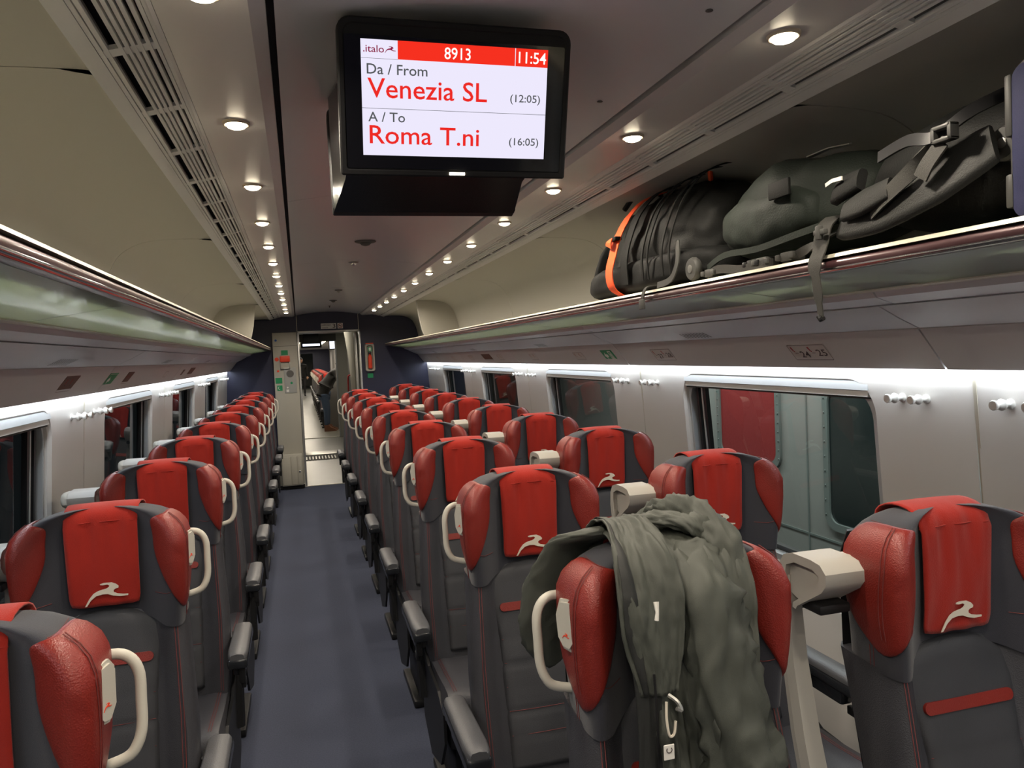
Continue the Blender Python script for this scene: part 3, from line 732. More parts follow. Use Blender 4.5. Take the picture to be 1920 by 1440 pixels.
def scr(name, x0, x1, y0, y1, m, w):
    return mesh(name, [TF @ Vector((SX0+x*SW, SY0+(1-y)*SH, w)) for x, y in ((x0, y1), (x1, y1), (x1, y0), (x0, y0))], [(0, 1, 2, 3)], m, disp, smooth=False)
disp = mesh('display', [TF @ Vector((x, y, -0.0005)) for x, y in ((SX0, SY0), (SX1, SY0), (SX1, SY1), (SX0, SY1))], [(0, 1, 2, 3)], 'scr_w', tv, smooth=False)
scr('header_bar', 0.188, 0.815, 0, 0.158, 'scr_r', 0.0001)
scr('clock_field', 0.819, 1.0, 0, 0.158, 'scr_r', 0.0001)
scr('divider', 0, 1, 0.583, 0.587, 'scr_g', 0.0001)
scr('divider', 0, 0.188, 0.158, 0.161, 'scr_g', 0.0001)
def st_(body, m, x0, x1, base, cap):
    return fit_text('lettering', body, m, TF @ Matrix.Translation((SX0, SY0, -0.0004)), disp, x0*SW, x1*SW, (1-base)*SH, cap*SH)
st_('.italo', 'scr_p', 0.012, 0.118, 0.108, 0.060)
B().prism([(x, y) for x, y in [(a*0.058*SW+0.150*SW, b_*0.058*SW+(1-0.082)*SH) for a, b_ in HARE]], TF @ Matrix.Translation((SX0, SY0, 0.0001)), 0.0002).out('hare_logo', 'scr_p', disp, smooth=False)
st_('8913', 'scr_l', 0.432, 0.572, 0.130, 0.100)
st_('11:54', 'scr_l', 0.836, 0.990, 0.128, 0.100)
st_('Da / From', 'scr_g', 0.028, 0.342, 0.290, 0.088)
st_('Venezia SL', 'scr_t', 0.030, 0.665, 0.490, 0.168)
st_('(12:05)', 'scr_g', 0.795, 0.965, 0.478, 0.068)
st_('A / To', 'scr_g', 0.030, 0.222, 0.700, 0.084)
st_('Roma T.ni', 'scr_t', 0.035, 0.625, 0.893, 0.162)
st_('(16:05)', 'scr_g', 0.795, 0.965, 0.875, 0.068)
TB, HB = slab_plane(1.868, 1.936, 1.945, 2.199, -1)
bezel(TB, HB, 'rear_bezel')
B().prism(rr2(0.012, Wd-0.012, 0.014, HB-0.030, 0.004, 0.004), TB @ Matrix.Translation((0, 0, -0.004)), 0.003).out('rear_screen', 'gloss', tv, smooth=False)
hv = []
for y, z0, x0, x1 in ((1.500, 2.03, .13, .50), (1.515, 1.985, .115, .518), (1.60, 2.00, .12, .513), (1.70, 1.985, .118, .515), (1.82, 1.945, .10, .53), (1.836, 1.940, .098, .532)):
    hv.append([ksc((x0, y, z0))+TO, ksc((x1, y, z0))+TO, ksc((x1, y, 2.20))+TO, ksc((x0, y, 2.20))+TO])
B().loft(hv).out('housing', 'tvbody', tv, ang=0.3)
B().box(.205, .235, .004, .009, .0, .002, .0005, 1, TF).out('status_lamp', 'lamp', tv, smooth=False)
B().box(.18+TO.x, .42+TO.x, 1.42+TO.y, 1.75+TO.y, 2.15+TO.z, 2.197+TO.z, .006).out('ceiling_mount', 'black', tv)
# small fittings on the centre ceiling
def dome(loc, r, m1, m2, label, cat):
    t = empty(cat.replace(' ', '_'), loc, label, cat)
    T = Matrix.Rotation(pi, 4, 'X')
    B().lathe([(r, 0), (r, .003), (r*.85, .006), (r*.55, .007)], T, 20).out('base', m1, t)
    B().lathe([(r*.5, .006), (r*.5, .012), (r*.38, .019), (r*.15, .023)], T, 16).out('cap', m2, t)
dome((.367, 4.06, 2.2015), .055, 'mid', 'mid', 'flat grey round disc on centre ceiling behind the television', 'ceiling speaker')
dome((.365, 4.93, 2.2015), .032, 'steel', 'chrome', 'small shiny dome camera on the centre ceiling just past the seam', 'dome camera')
dome((.370, 6.90, 2.2015), .034, 'mid', 'steel', 'small dark smoke detector on the centre ceiling, further back', 'smoke detector')
dome((.375, 8.09, 2.2015), .040, 'mid', 'mid', 'flat dark detector near the far end of the ceiling', 'smoke detector')
dome((.369, 8.9, 2.2015), .014, 'mid', 'mid', 'tiny dark stud on the ceiling before the bulkhead', 'ceiling stud')
for i, (x, y) in enumerate(((.72, 1.21), (.715, 1.70))):
    t = B().lathe([(.007, 0), (.007, .001), (.004, .0018), (.001, .001)], Matrix.Rotation(pi, 4, 'X'), 10).out('ceiling_screw', 'mid'); t.location = (x, y, cz(x-XC)-0.0)
    tag(t, 'small dark screw in the ceiling right of the television, %s one' % ('nearer' if i == 0 else 'farther'), 'screw')
# ------------------------------------------------------------------ signs on the valances
def band_T(sgn, y, t=0.5):
    a = Vector((XC+sgn*1.122, y, 1.610)); b = Vector((XC+sgn*1.214, y, 1.499))
    up = (a-b).normalized(); u = Vector((0, -sgn, 0)); o = a.lerp(b, t)
    return basis(o, u, up)
def plate(sgn, y, w, h, bg, label, cat='sign', t=0.5, name='seat_number_sign'):
    T = band_T(sgn, y, t) @ Matrix.Translation((0, 0, 0.0006)); e = empty(name, T.translation, label, cat)
    T = Matrix.Translation(-T.translation) @ T
    B().prism(rrect(-w/2, w/2, -h/2, h/2, 0.005, 3), T, 0.0016).out('plate', bg, e, smooth=False)
    return e, T @ Matrix.Translation((0, 0, 0.0018))
def outline(e, T, w, h, m, th=0.0018):
    o = rrect(-w/2, w/2, -h/2, h/2, 0.005, 3); i = rrect(-w/2+th, w/2-th, -h/2+th, h/2-th, 0.004, 3)
    B().loft([[T @ Vector((x, y, 0.0003)) for x, y in o], [T @ Vector((x, y, 0.0003)) for x, y in i]], True, False).out('border', m, e, smooth=False)
def seatglyph(e, T, x, y, s):
    B().prism([(x-.5*s, y+.9*s), (x-.1*s, y+1.0*s), (x+.05*s, y+.05*s), (x+.25*s, y+.0*s), (x+.05*s, y-.25*s), (x-.25*s, y+.1*s)], T, 0.0003).out('seat_icon', 'inkred', e, smooth=False)
    B().add([T @ Vector(p) for p in ((x, y-.5*s, .0003), (x+.9*s, y-.5*s, .0003), (x+.9*s, y-.38*s, .0003), (x, y-.38*s, .0003))], [(0, 1, 2, 3)]).out('icon_base', 'ink', e, smooth=False)
nums = [(2.08, '24', '25'), (3.09, '27', '28')]
for y, a, b in nums:
    e, T = plate(1, y, .186, .068, 'platebg', 'seat number plate %s %s, over the %s right window' % (a, b, 'nearest' if a == '24' else 'gap beyond the nearest'))
    outline(e, T, .182, .064, 'ink')
    for k, s_ in enumerate((a, b)):
        x = -.078+.078*k+(.006 if k else 0)
        seatglyph(e, T, x+.006, .006, .018)
        fit_text('number', s_, 'ink', T, e, x+.030, x+.074, -.020+(.006 if k else 0), .026)
for k, y in enumerate((4.14, 5.03, 5.93, 7.0, 7.86, 8.75)):
    e, T = plate(1, y, .15, .058, 'platebg', 'faint seat number plate on the right valance, %s beyond the exit sign' % ORD[k])
    outline(e, T, .146, .054, 'inkgrey'); seatglyph(e, T, -.05, .004, .016); seatglyph(e, T, .02, .004, .016)
e, T = plate(1, 3.70, .15, .074, 'green', 'green emergency exit sign with white arrow above the right windows', name='exit_sign')
B().prism([(-.058, 0), (-.032, .022), (-.032, .009), (-.010, .009), (-.010, -.009), (-.032, -.009), (-.032, -.022)], T, .0004).out('arrow', 'white', e, smooth=False)
B().prism([(.012, -.030), (.012, .030), (.052, .030), (.052, -.030), (.046, -.030), (.046, .024), (.018, .024), (.018, -.030)], T, .0004).out('door_icon', 'white', e, smooth=False)
B().prism([(.022, -.026), (.030, -.004), (.026, .010), (.034, .018), (.040, .008), (.036, -.006), (.042, -.024), (.036, -.026), (.031, -.012), (.027, -.026)], T, .0005).out('runner_icon', 'white', e, smooth=False)
e, T = plate(1, 6.36, .30, .078, 'brown', 'dark brown information plate above the right windows', name='information_sign'); outline(e, T, .29, .07, 'inkgrey')
for k, (y, w, bg, lb) in enumerate(((3.0, .17, 'brown', 'nearest dark seat plate on the left valance'), (3.62, .15, 'green', 'green exit sign on the left valance'), (3.97, .13, 'brown', 'dark seat plate right after the green sign on the left valance'), (5.05, .10, 'platebg', 'pale plate on the left valance halfway along'), (6.17, .26, 'brown', 'wide brown plate on the left valance'), (5.75, .08, 'brown', 'narrow brown plate before the wide brown one, left valance'), (7.6, .10, 'platebg', 'farthest pale plate on the left valance'))):
    e, T = plate(-1, y, w, .072 if w > .12 else .05, bg, lb, name='valance_sign')
    outline(e, T, w-.008, (.072 if w > .12 else .05)-.008, 'white' if bg == 'green' else 'inkgrey')
    if bg == 'green':
        B().prism([(-.05, 0), (-.03, .02), (-.03, .008), (-.008, .008), (-.008, -.008), (-.03, -.008), (-.03, -.02)], T, .0004).out('arrow', 'white', e, smooth=False)
    elif w > .12: seatglyph(e, T, -.04, .004, .018); seatglyph(e, T, .02, .004, .018)
# ------------------------------------------------------------------ bulkhead fittings
cab = empty('equipment_cabinet', (-0.155, 9.97, 0), 'tall cream equipment cabinet with green and red stickers left of the doorway', 'cabinet'); KO = Vector((0.155, -9.97, 0))
def cb(name, x0, x1, y0, y1, z0, z1, m, bev=0.0, par=None):
    return B().box(x0+KO.x, x1+KO.x, y0+KO.y, y1+KO.y, z0, z1, bev).out(name, m, par or cab, smooth=bev > 0)
body = cb('body', -.302, -.008, 9.955, 10.035, .012, 1.955, 'cream', .004)
lw = cb('lower_case', -.275, -.025, 9.86, 9.954, .05, .44, 'cream', .008)
for a, b in ((-.265, -.165), (-.160, -.090), (-.085, -.030)): cb('door_leaf', a, b, 9.852, 9.861, .065, .415, 'cream', .003, lw)
B().lathe([(.012, 0), (.012, .006), (.006, .010)], Matrix.Translation((-.060+KO.x, 9.852+KO.y, .225)) @ Matrix.Rotation(pi/2, 4, 'X'), 12).out('lock', 'chrome', lw)
cb('plinth', -.30, -.01, 9.90, 9.955, .008, .05, 'black')
cb('top_door_gap', -.295, -.012, 9.9535, 9.9552, 1.785, 1.788, 'seam')
def disc(name, x, z, r, m, par, y=9.9535): return B().lathe([(r, 0), (r, .0025), (r*.6, .003)], Matrix.Translation((x+KO.x, y+KO.y, z)) @ Matrix.Rotation(pi/2, 4, 'X'), 16).out(name, m, par)
disc('blue_sticker', -.262, 1.86, .014, 'blue', cab)
cb('green_sticker', -.205, -.125, 9.951, 9.9552, 1.675, 1.735, 'green')
eh = cb('emergency_handle', -.225, -.105, 9.925, 9.9552, 1.59, 1.665, 'orange', .006)
for a, b, c, d in ((-.222, -.214, 1.50, 1.60), (-.116, -.108, 1.50, 1.60), (-.222, -.108, 1.50, 1.512)): cb('bail', a, b, 9.93, 9.9552, c, d, 'steel', .002, eh)
disc('red_stop_mark', -.262, 1.625, .025, 'orange', cab); disc('red_button', -.253, 1.478, .014, 'orange', cab)
ip = cb('intercom_panel', -.185, -.040, 9.948, 9.9552, 1.20, 1.52, 'panelgrey', .004)
disc('loudspeaker_grille', -.112, 1.44, .045, 'mid', ip, 9.9485); disc('call_button', -.100, 1.325, .015, 'green', ip, 9.947); disc('button', -.150, 1.27, .010, 'white', ip, 9.947)
cb('card_slot', -.165, -.135, 9.946, 9.9485, 1.215, 1.245, 'white', 0, ip)
cb('green_sticker', -.290, -.210, 9.951, 9.9552, 1.325, 1.395, 'green')
gp = cb('phone_sticker', -.275, -.212, 9.951, 9.9552, 1.235, 1.300, 'green')
B().tube([Vector((-.243+KO.x+.018*cos(a), 9.9505+KO.y, 1.268+.018*sin(a))) for a in [math.radians(110+k*20) for k in range(9)]], [.0055, .003, .003, .003, .003, .003, .003, .003, .0055], 6).out('handset_mark', 'white', gp)
# fire extinguisher niche
fx = empty('fire_extinguisher', (.885, 10.035, 1.6), 'red fire extinguisher in a cream niche right of the doorway', 'fire extinguisher'); XO = Vector((-.885, -10.035, -1.6))
rows = [[Vector((x, y, z))+XO for x, z in rrect(.825+i, .945-i, 1.42+i, 1.775-i, .028, 5)] for i, y in ((0, 10.035), (0, 9.992), (.006, 9.986), (.020, 9.988), (.026, 10.02))]
B().loft(rows).out('niche', 'cream', fx, ang=0.6)
B().lathe([(.006, 0), (.024, .004), (.026, .02), (.026, .14), (.02, .165), (.009, .175), (.009, .19)], Matrix.Translation((.885+XO.x, 9.992+XO.y, 1.455+XO.z)), 16).out('cylinder', 'orange', fx)
B().box(.865+XO.x, .905+XO.x, 9.975+XO.y, 10.005+XO.y, 1.645+XO.z, 1.665+XO.z, .003).out('valve', 'black', fx)
gs = B().box(.862+XO.x, .912+XO.x, 9.978+XO.y, 9.986+XO.y, 1.675+XO.z, 1.735+XO.z).out('green_label', 'green', fx, smooth=False)
B().box(.874+XO.x, .900+XO.x, 9.976+XO.y, 9.979+XO.y, 1.685+XO.z, 1.725+XO.z).out('mark', 'white', gs, smooth=False)
B().box(.835+XO.x, .935+XO.x, 9.98+XO.y, 9.99+XO.y, 1.772+XO.z, 1.785+XO.z, .003).out('red_tab', 'orange', fx)
t = B().box(-.035, .035, -.004, 0, -.03, .03).out('safety_sign', 'green', smooth=False); t.location = (.883, 10.038, 1.365); tag(t, 'small green sign on navy bulkhead below the fire extinguisher', 'sign')
# coach number and no-smoking signs above the door
def wallsign(name, x0, x1, z0, z1, label):
    e = empty(name, ((x0+x1)/2, 10.038, (z0+z1)/2), label, 'sign')
    B().box(-(x1-x0)/2, (x1-x0)/2, -.003, 0, -(z1-z0)/2, (z1-z0)/2).out('plate', 'white', e, smooth=False)
    return e, basis((0, -.0033, 0), (1, 0, 0), (0, 0, 1))
e, T = wallsign('coach_number_sign', .295, .485, 1.985, 2.055, 'white coach number plate with a 3 above the doorway')
fit_text('lettering', 'CARROZZA', 'ink', T, e, -.088, .028, .006, .020); fit_text('lettering', 'coach', 'ink', T, e, -.080, -.010, -.026, .016); fit_text('number', '3', 'ink', T, e, .050, .084, -.024, .050)
e, T = wallsign('no_smoking_sign', .500, .568, 1.985, 2.055, 'small square no smoking sign beside the coach number')
n = 20
B().loft([[T @ Vector((r*cos(2*pi*k/n), r*sin(2*pi*k/n), .0004)) for k in range(n)] for r in (.030, .024)], True, False).out('ring', 'inkred', e, smooth=False)
B().prism([(-.022, .018), (-.018, .022), (.022, -.018), (.018, -.022)], T, .0005).out('slash', 'inkred', e, smooth=False)
B().prism([(-.018, -.004), (.014, -.004), (.014, .003), (-.018, .003)], T, .0003).out('cigarette', 'ink', e, smooth=False)
# ------------------------------------------------------------------ vestibule, gangway and next coach
def sbox(name, x0, x1, y0, y1, z0, z1, m, par=None, bev=0):
    o = B().box(x0, x1, y0, y1, z0, z1, bev).out(name, m, par, smooth=bev > 0)
    if not par: tag(o, kind='structure')
    return o
sbox('floor_vestibule', -.8, 1.6, 10.021, 12.55, -.05, -.001, 'vfloor')
gp = empty('floor_gangway', (.38, 13.0, 0), kind='structure')
sbox('plate', -.42, .42, -.44, .80, -.05, -.004, 'mid', gp)
sbox('plate', -.42, .42, .30, .78, -.004, .004, 'steel', gp, .002)
for k in range(16): sbox('slat', -.40+.05*k, -.40+.05*k+.018, -.36, .02, -.004, .010, 'thresh', gp)
sbox('floor_far_vestibule', -.8, 1.6, 13.81, 16.10, -.05, -.001, 'vfloor')
sbox('floor_next_coach', -.9, 1.67, 16.10, 44, -.05, 0, 'vfloor')
d2 = empty('door_2', (.38, 16.1, 0), kind='structure')
sbox('threshold', -.40, .40, -.02, .03, 0, .012, 'thresh', d2)
sbox('jamb', -.40, -.37, -.02, .08, 0, 1.97, 'frame', d2); sbox('jamb', .345, .375, -.02, .08, 0, 1.97, 'frame', d2)
sbox('ceiling_vestibule', -.8, 1.6, 10.10, 16.1, 2.12, 2.2, 'ceil'); sbox('ceiling_next_coach', -.9, 1.67, 16.1, 44, 2.17, 2.25, 'ceil')
sbox('wall_vestibule_left', -.10, -.04, 10.11, 16.08, 0, 2.12, 'cream'); 
sbox('wall_gangway_right', .86, .90, 12.0, 14.3, 0, 2.12, 'mid'); sbox('wall_vestibule_right', 1.0, 1.05, 10.11, 12.0, 0, 2.12, 'cream')
w2 = empty('wall_far_bulkhead', (.38, 16.1, 0), kind='structure')
sbox('panel', .375, 1.3, 0, .06, 0, 2.2, 'cream', w2); sbox('panel', -1.3, -.40, 0, .06, 0, 2.2, 'cream', w2); sbox('header', -.40, .375, 0, .06, 1.965, 2.2, 'mid', w2)
sbox('wall_next_left', -.95, -.9, 16.1, 44, 0, 2.2, 'wall'); sbox('wall_next_right', 1.67, 1.72, 16.1, 44, 0, 2.2, 'wall')
w3 = empty('wall_next_back', (.38, 44.0, 0), kind='structure')
sbox('panel', .38, 1.3, 0, .06, 0, 2.2, 'navy', w3); sbox('panel', -1.3, -.38, 0, .06, 0, 2.2, 'navy', w3); sbox('header', -.38, .38, 0, .06, 1.95, 2.2, 'navy', w3)
sbox('floor_farthest', -.9, 1.67, 44, 50, -.05, 0, 'vfloor'); sbox('wall_farthest', -.9, 1.67, 50, 50.1, 0, 2.2, 'cream')
# sliding glass leaf parked at the right jamb, curved steel pillar with a red grab bar
lf = empty('sliding_door_leaf', (.74, 10.2, 0), 'steel-edged glass door leaf slid open at the right of the doorway', 'door')
B().box(-.030, .012, -.02, .02, .02, 1.93, .006).out('stile', 'steel', lf); B().box(.012, .50, -.006, .006, .02, 1.93, .002).out('glazing', 'glass', lf)
pil = empty('vestibule_pillar', (.70, 11.2, 0), 'rounded pale pillar with red grab bar seen through the doorway', 'pillar')
rows = [[Vector((r*cos(a)+.06, r*sin(a)*1.6, z)) for a in [2*pi*k/16 for k in range(16)]] for z, r in ((0, .055), (1.2, .055), (1.6, .075), (1.9, .11), (2.11, .14))]
B().loft(rows).out('post', 'cream', pil)
B().tube(spl([(-.005, -.06, 1.36), (-.035, -.065, 1.34), (-.038, -.065, 1.22), (-.038, -.065, 1.12), (-.005, -.06, 1.10)], 4), .012, 8).out('grab_bar', 'inkred', pil)
# lit display over the far vestibule
ds = empty('light_display', (.26, 15.9, 1.90), 'white lit panel in a black frame beyond the doorway', 'display')
B().box(-.20, .20, -.02, .02, -.06, .06, .01).out('frame', 'black', ds); B().box(-.15, .15, -.01, .01, .05, .222).out('bracket', 'black', ds); B().box(-.165, .165, -.024, -.018, -.022, .022).out('panel', 'panelglow', ds, smooth=False)
for sgn2, x in ((0, .0), (1, .80)):
    for k in range(10):
        y = 17.2+1.9*k
        t = B().box(-.06, .06, -.35, .35, -.008, 0, .004).out('ceiling_light_bar', 'lamp'); t.location = (x, y, 2.169)
        tag(t, 'bright ceiling light bar of the next coach, %s row, %s' % ('left' if not sgn2 else 'right', ORD[k]), 'ceiling light', 'light bars of the next coach')
t = copy_tree(tv) if False else None
m2 = empty('television', (.95, 19.6, 1.98), 'small television with a colourful picture in the next coach, through the doorway', 'television')
B().box(-.22, .22, -.03, .03, -.15, .15, .01).out('bezel', 'black', m2)
for k, (a, b, mm) in enumerate(((-.19, -.06, 'panelglow'), (-.06, .06, 'scr_r'), (.06, .19, 'panelglow'))): B().box(a, b, -.034, -.029, -.12, .12).out('picture', mm, m2, smooth=False)
for k in range(13):
    o = copy_tree(protoA); o.location = (XA+.02, 18.9+PITCH*k, 0); tag(o, 'red seat of the next coach, right of its aisle, %s' % ORD[k], 'seat', 'seats of the next coach')
for k in range(6):
    o = copy_tree(protoL); o.location = (XL+.10, 18.9+PITCH*k, 0); tag(o, 'red seat of the next coach, left of its aisle, %s' % ORD[k], 'seat', 'seats of the next coach')
# grey seat back beside the bending person
gb = empty('rear_facing_seat', (.80, 17.95, -.05), 'grey seat back with light handle right of the bending person', 'seat')
rows = []
for z, y, w in ((.05, .0, .20), (.5, .0, .21), (1.0, .06, .20), (1.18, .08, .18), (1.23, .10, .12)): rows.append([Vector((-w, y, z)), Vector((-w*.9, y-.07, z)), Vector((w*.9, y-.07, z)), Vector((w, y, z)), Vector((w*.9, y+.06, z)), Vector((-w*.9, y+.06, z))])
B().loft(rows).out('shell', 'mid', gb, ang=.8)
B().tube(spl([(-.17, -.05, 1.18), (-.235, -.06, 1.16), (-.245, -.06, 1.05), (-.235, -.06, .98), (-.17, -.05, .96)], 4), .012, 8).out('handle', 'grip', gb)
# ------------------------------------------------------------------ people
M['coat'] = mat('black_coat', (.006, .006, .007), .8); M['jeans'] = mat('blue_denim', (.035, .06, .11), .85, bump=(600, .4)); M['boot'] = mat('brown_boots', (.12, .045, .02), .55)
M['skin'] = mat('skin', (.45, .26, .18), .5); M['hair'] = mat('dark_hair', (.015, .011, .009), .6); M['grey_trs'] = mat('dark_trousers', (.02, .02, .025), .8)
def skinned(name, pts, edges, m, parent, sub=2):
    me = bpy.data.meshes.new(name); me.from_pydata([p[0] for p in pts], edges, [])
    o = bpy.data.objects.new(name, me); COL.objects.link(o)
    if parent: o.parent = parent
    md = o.modifiers.new('skin', 'SKIN'); md.use_smooth_shade = True
    for i, p in enumerate(pts):
        r = p[1]; me.skin_vertices[0].data[i].radius = r if isinstance(r, tuple) else (r, r)
    me.skin_vertices[0].data[0].use_root = True
    s = o.modifiers.new('sub', 'SUBSURF'); s.levels = sub; s.render_levels = sub
    me.materials.append(M[m]); return o
def head(parent, c, fwd, r, hairmat='hair'):
    """small head with face: skull, nose, ears, hair"""
    c = Vector(c); f = Vector(fwd).normalized(); up = Vector((0, 0, 1)); side = f.cross(up).normalized(); up = side.cross(f)
    T = Matrix((side, f, up)).transposed().to_4x4(); T.translation = c
    rows = []
    for k in range(13):
        t = -1+2*k/12; t = max(-.999, min(.999, t)); rr = sqrt(1-t*t)
        jaw = 1-.22*max(0, -t)
        rows.append([T @ Vector((r*.78*rr*cos(a)*jaw, r*.95*rr*sin(a)+(.12*r*max(0, -t)), r*1.2*t)) for a in [2*pi*j/16 for j in range(16)]])
    h = B().loft(rows).out('head', 'skin', parent, ang=2)
    B().loft([[T @ Vector((x*r, y*r, z*r)) for x, y in ((-.10, .90), (.10, .90), (0, .90+d))] for z, d in ((.25, .05), (-.05, .28), (-.2, .2))]).out('nose', 'skin', h)
    for s_ in (-1, 1):
        B().box(-.10*r, .10*r, -.16*r, .16*r, -.24*r, .24*r, .05*r, 2, T @ Matrix.Translation((s_*.80*r, 0, .02*r))).out('ear', 'skin', h)
        B().box(-.11*r, .11*r, -.03*r, .03*r, -.05*r, .05*r, .02*r, 1, T @ Matrix.Translation((s_*.30*r, .88*r, .12*r))).out('eye', 'ink', h)
    B().box(-.22*r, .22*r, -.03*r, .03*r, -.03*r, .03*r, .01*r, 1, T @ Matrix.Translation((0, .93*r, -.48*r))).out('mouth', 'inkred', h)
    rows = []
    for k in range(9):
        t = lerp(-.25, .999, k/8); rr = sqrt(1-t*t)
        rows.append([T @ Vector((r*.86*rr*cos(a), (r*1.04*rr*sin(a))-(.20*r if t < .35 else .05*r), r*1.27*t)) for a in [2*pi*j/16 for j in range(16)]])
    B().loft(rows).out('hair', hairmat, h, ang=2)
def hand(parent, c, d, s=1.0):
    c = Vector(c); d = Vector(d).normalized(); sd = d.cross(Vector((0, 1, 0))).normalized(); b = B()
    b.loft([[c+d*t+sd*a*.038*s+Vector((0, 1, 0))*bb*.014*s for a, bb in ((-1, -1), (1, -1), (1, 1), (-1, 1))] for t in (-.03*s, .05*s)])
    for k in range(4):
        o = c+d*.045*s+sd*(-.029+.019*k)*s; L = (.055, .065, .06, .045)[k]*s
        b.tube([o, o+d*L*.5, o+d*L*.85+Vector((0, -.014*s, 0))], [.009*s, .008*s, .006*s], 6)
    b.tube([c+sd*.035*s, c+sd*.058*s+d*.03*s, c+sd*.055*s+d*.055*s], [.011*s, .009*s, .007*s], 6)
    b.out('hand', 'skin', parent)
p1 = empty('person', (.50, 17.6, 0), 'person bending over seats beyond the doorway in black jacket, jeans and brown boots', 'person')
skinned('jacket', [((0, .02, .90), (.17, .13)), ((.06, 0, 1.02), (.17, .14)), ((.17, -.01, 1.18), (.18, .13)), ((.27, -.01, 1.31), (.15, .11)), ((.32, -.01, 1.37), .07),
   ((.27, -.16, 1.30), .07), ((.33, -.22, 1.12), .055), ((.36, -.18, .95), .045), ((.27, .14, 1.30), .07), ((.36, .20, 1.13), .055), ((.42, .16, .98), .045), ((-.05, .02, .80), (.19, .13))],
   [(0, 1), (1, 2), (2, 3), (3, 4), (3, 5), (5, 6), (6, 7), (3, 8), (8, 9), (9, 10), (0, 11)], 'coat', p1)
skinned('trousers', [((0, 0, .88), .13), ((.0, -.09, .78), .10), ((.03, -.10, .48), .065), ((.02, -.10, .12), .05), ((.02, .10, .78), .10), ((.07, .11, .48), .065), ((.06, .12, .12), .05)], [(0, 1), (1, 2), (2, 3), (0, 4), (4, 5), (5, 6)], 'jeans', p1)
for x, y in ((.02, -.10), (.06, .12)):
    B().loft([[Vector((x-.05, y-.045, z)), Vector((x+k, y-.045, z)), Vector((x+k+.03, y, z)), Vector((x+k, y+.045, z)), Vector((x-.05, y+.045, z))] for z, k in ((0, .19), (.05, .18), (.09, .08), (.14, .05))]).out('boot', 'boot', p1, ang=.9)
head(p1, (.395, -.01, 1.45), (.8, 0, -.5), .10)
hand(p1, (.37, -.18, .90), (.1, 0, -1)); hand(p1, (.43, .16, .93), (.1, 0, -1))
p2 = empty('person', (.10, 36.0, 0), 'distant person in dark clothes standing in the next coach aisle', 'person')
skinned('coat', [((0, 0, .95), (.16, .12)), ((0, 0, 1.15), (.17, .12)), ((0, 0, 1.36), (.18, .11)), ((0, 0, 1.46), .06), ((.20, 0, 1.36), .065), ((.24, .02, 1.12), .05), ((.24, -.04, .9), .04), ((-.20, 0, 1.36), .065), ((-.24, .02, 1.12), .05), ((-.24, -.04, .9), .04), ((0, 0, .78), (.16, .12))],
   [(0, 1), (1, 2), (2, 3), (2, 4), (4, 5), (5, 6), (2, 7), (7, 8), (8, 9), (0, 10)], 'coat', p2)
skinned('trousers', [((0, 0, .86), .12), ((.09, 0, .76), .09), ((.10, 0, .46), .06), ((.10, 0, .10), .045), ((-.09, 0, .76), .09), ((-.10, 0, .46), .06), ((-.10, 0, .10), .045)], [(0, 1), (1, 2), (2, 3), (0, 4), (4, 5), (5, 6)], 'grey_trs', p2)
for x in (-.10, .10): B().loft([[Vector((x-.04, .05, z)), Vector((x+.04, .05, z)), Vector((x+.04, -k, z)), Vector((x, -k-.03, z)), Vector((x-.04, -k, z))] for z, k in ((0, .17), (.05, .16), (.09, .06), (.12, .04))]).out('shoe', 'black', p2, ang=.9)
head(p2, (0, -.01, 1.60), (0, -1, 0), .10); hand(p2, (.24, -.05, .83), (0, 0, -1)); hand(p2, (-.24, -.05, .83), (0, 0, -1))
# ------------------------------------------------------------------ train standing on the next track
M['nt'] = mat('neighbour_train_paint', (.24, .255, .24), .5, var=(3, .12)); M['ntdark'] = mat('neighbour_window', (.012, .02, .02), .12, coat=.5); M['curtain'] = mat('red_curtain', (.22, .014, .014), .8, bump=(60, .5)); M['ntframe'] = mat('neighbour_frame', (.14, .17, .16), .5)
nt = empty('neighbour_train', (2.95, 4, 0), 'grey-green railway carriage standing outside the nearest right window', 'train')
def nb(name, y0, y1, z0, z1, x0, x1, m, par=None, bev=0): return B().box(x0-2.95, x1-2.95, y0-4, y1-4, z0, z1, bev).out(name, m, par or nt, smooth=bev > 0)
nb('body', -3, 14, -.9, 2.9, 2.95, 3.2, 'nt')
def ntwin(y0, y1, z0, z1, m):
    fo = rrect(y0-.045-4, y1+.045-4, z0-.045, z1+.045, .10, 5); fi = rrect(y0-4, y1-4, z0, z1, .07, 5)
    f = B().loft([[Vector((x, a, b_)) for a, b_ in q] for x, q in ((0, fo), (-.018, fo), (-.018, fi), (-.004, fi))], True, False).out('window_frame', 'ntframe', nt, ang=.4)
    B().loft([[Vector((x, a, b_)) for a, b_ in fi] for x in (-.006, -.003)]).out('window_pane', m, f, smooth=False)
    for k in range(9):
        for yy in (y0-.03, y1+.03): B().lathe([(.006, 0), (.005, .004), (.001, .005)], Matrix.Translation((-.018, yy-4, lerp(z0, z1, (k+.5)/9))) @ Matrix.Rotation(-pi/2, 4, 'Y'), 6).out('rivet', 'ntframe', f)
ntwin(3.25, 3.79, .52, 1.29, 'ntdark'); ntwin(4.30, 4.97, .80, 1.33, 'curtain'); ntwin(1.9, 2.6, .55, 1.29, 'ntdark')
nb('waist_seam', -3, 14, .40, .412, 2.945, 2.952, 'ntframe'); nb('door_gap', 3.995, 4.005, -.6, 2.2, 2.944, 2.951, 'ntframe')
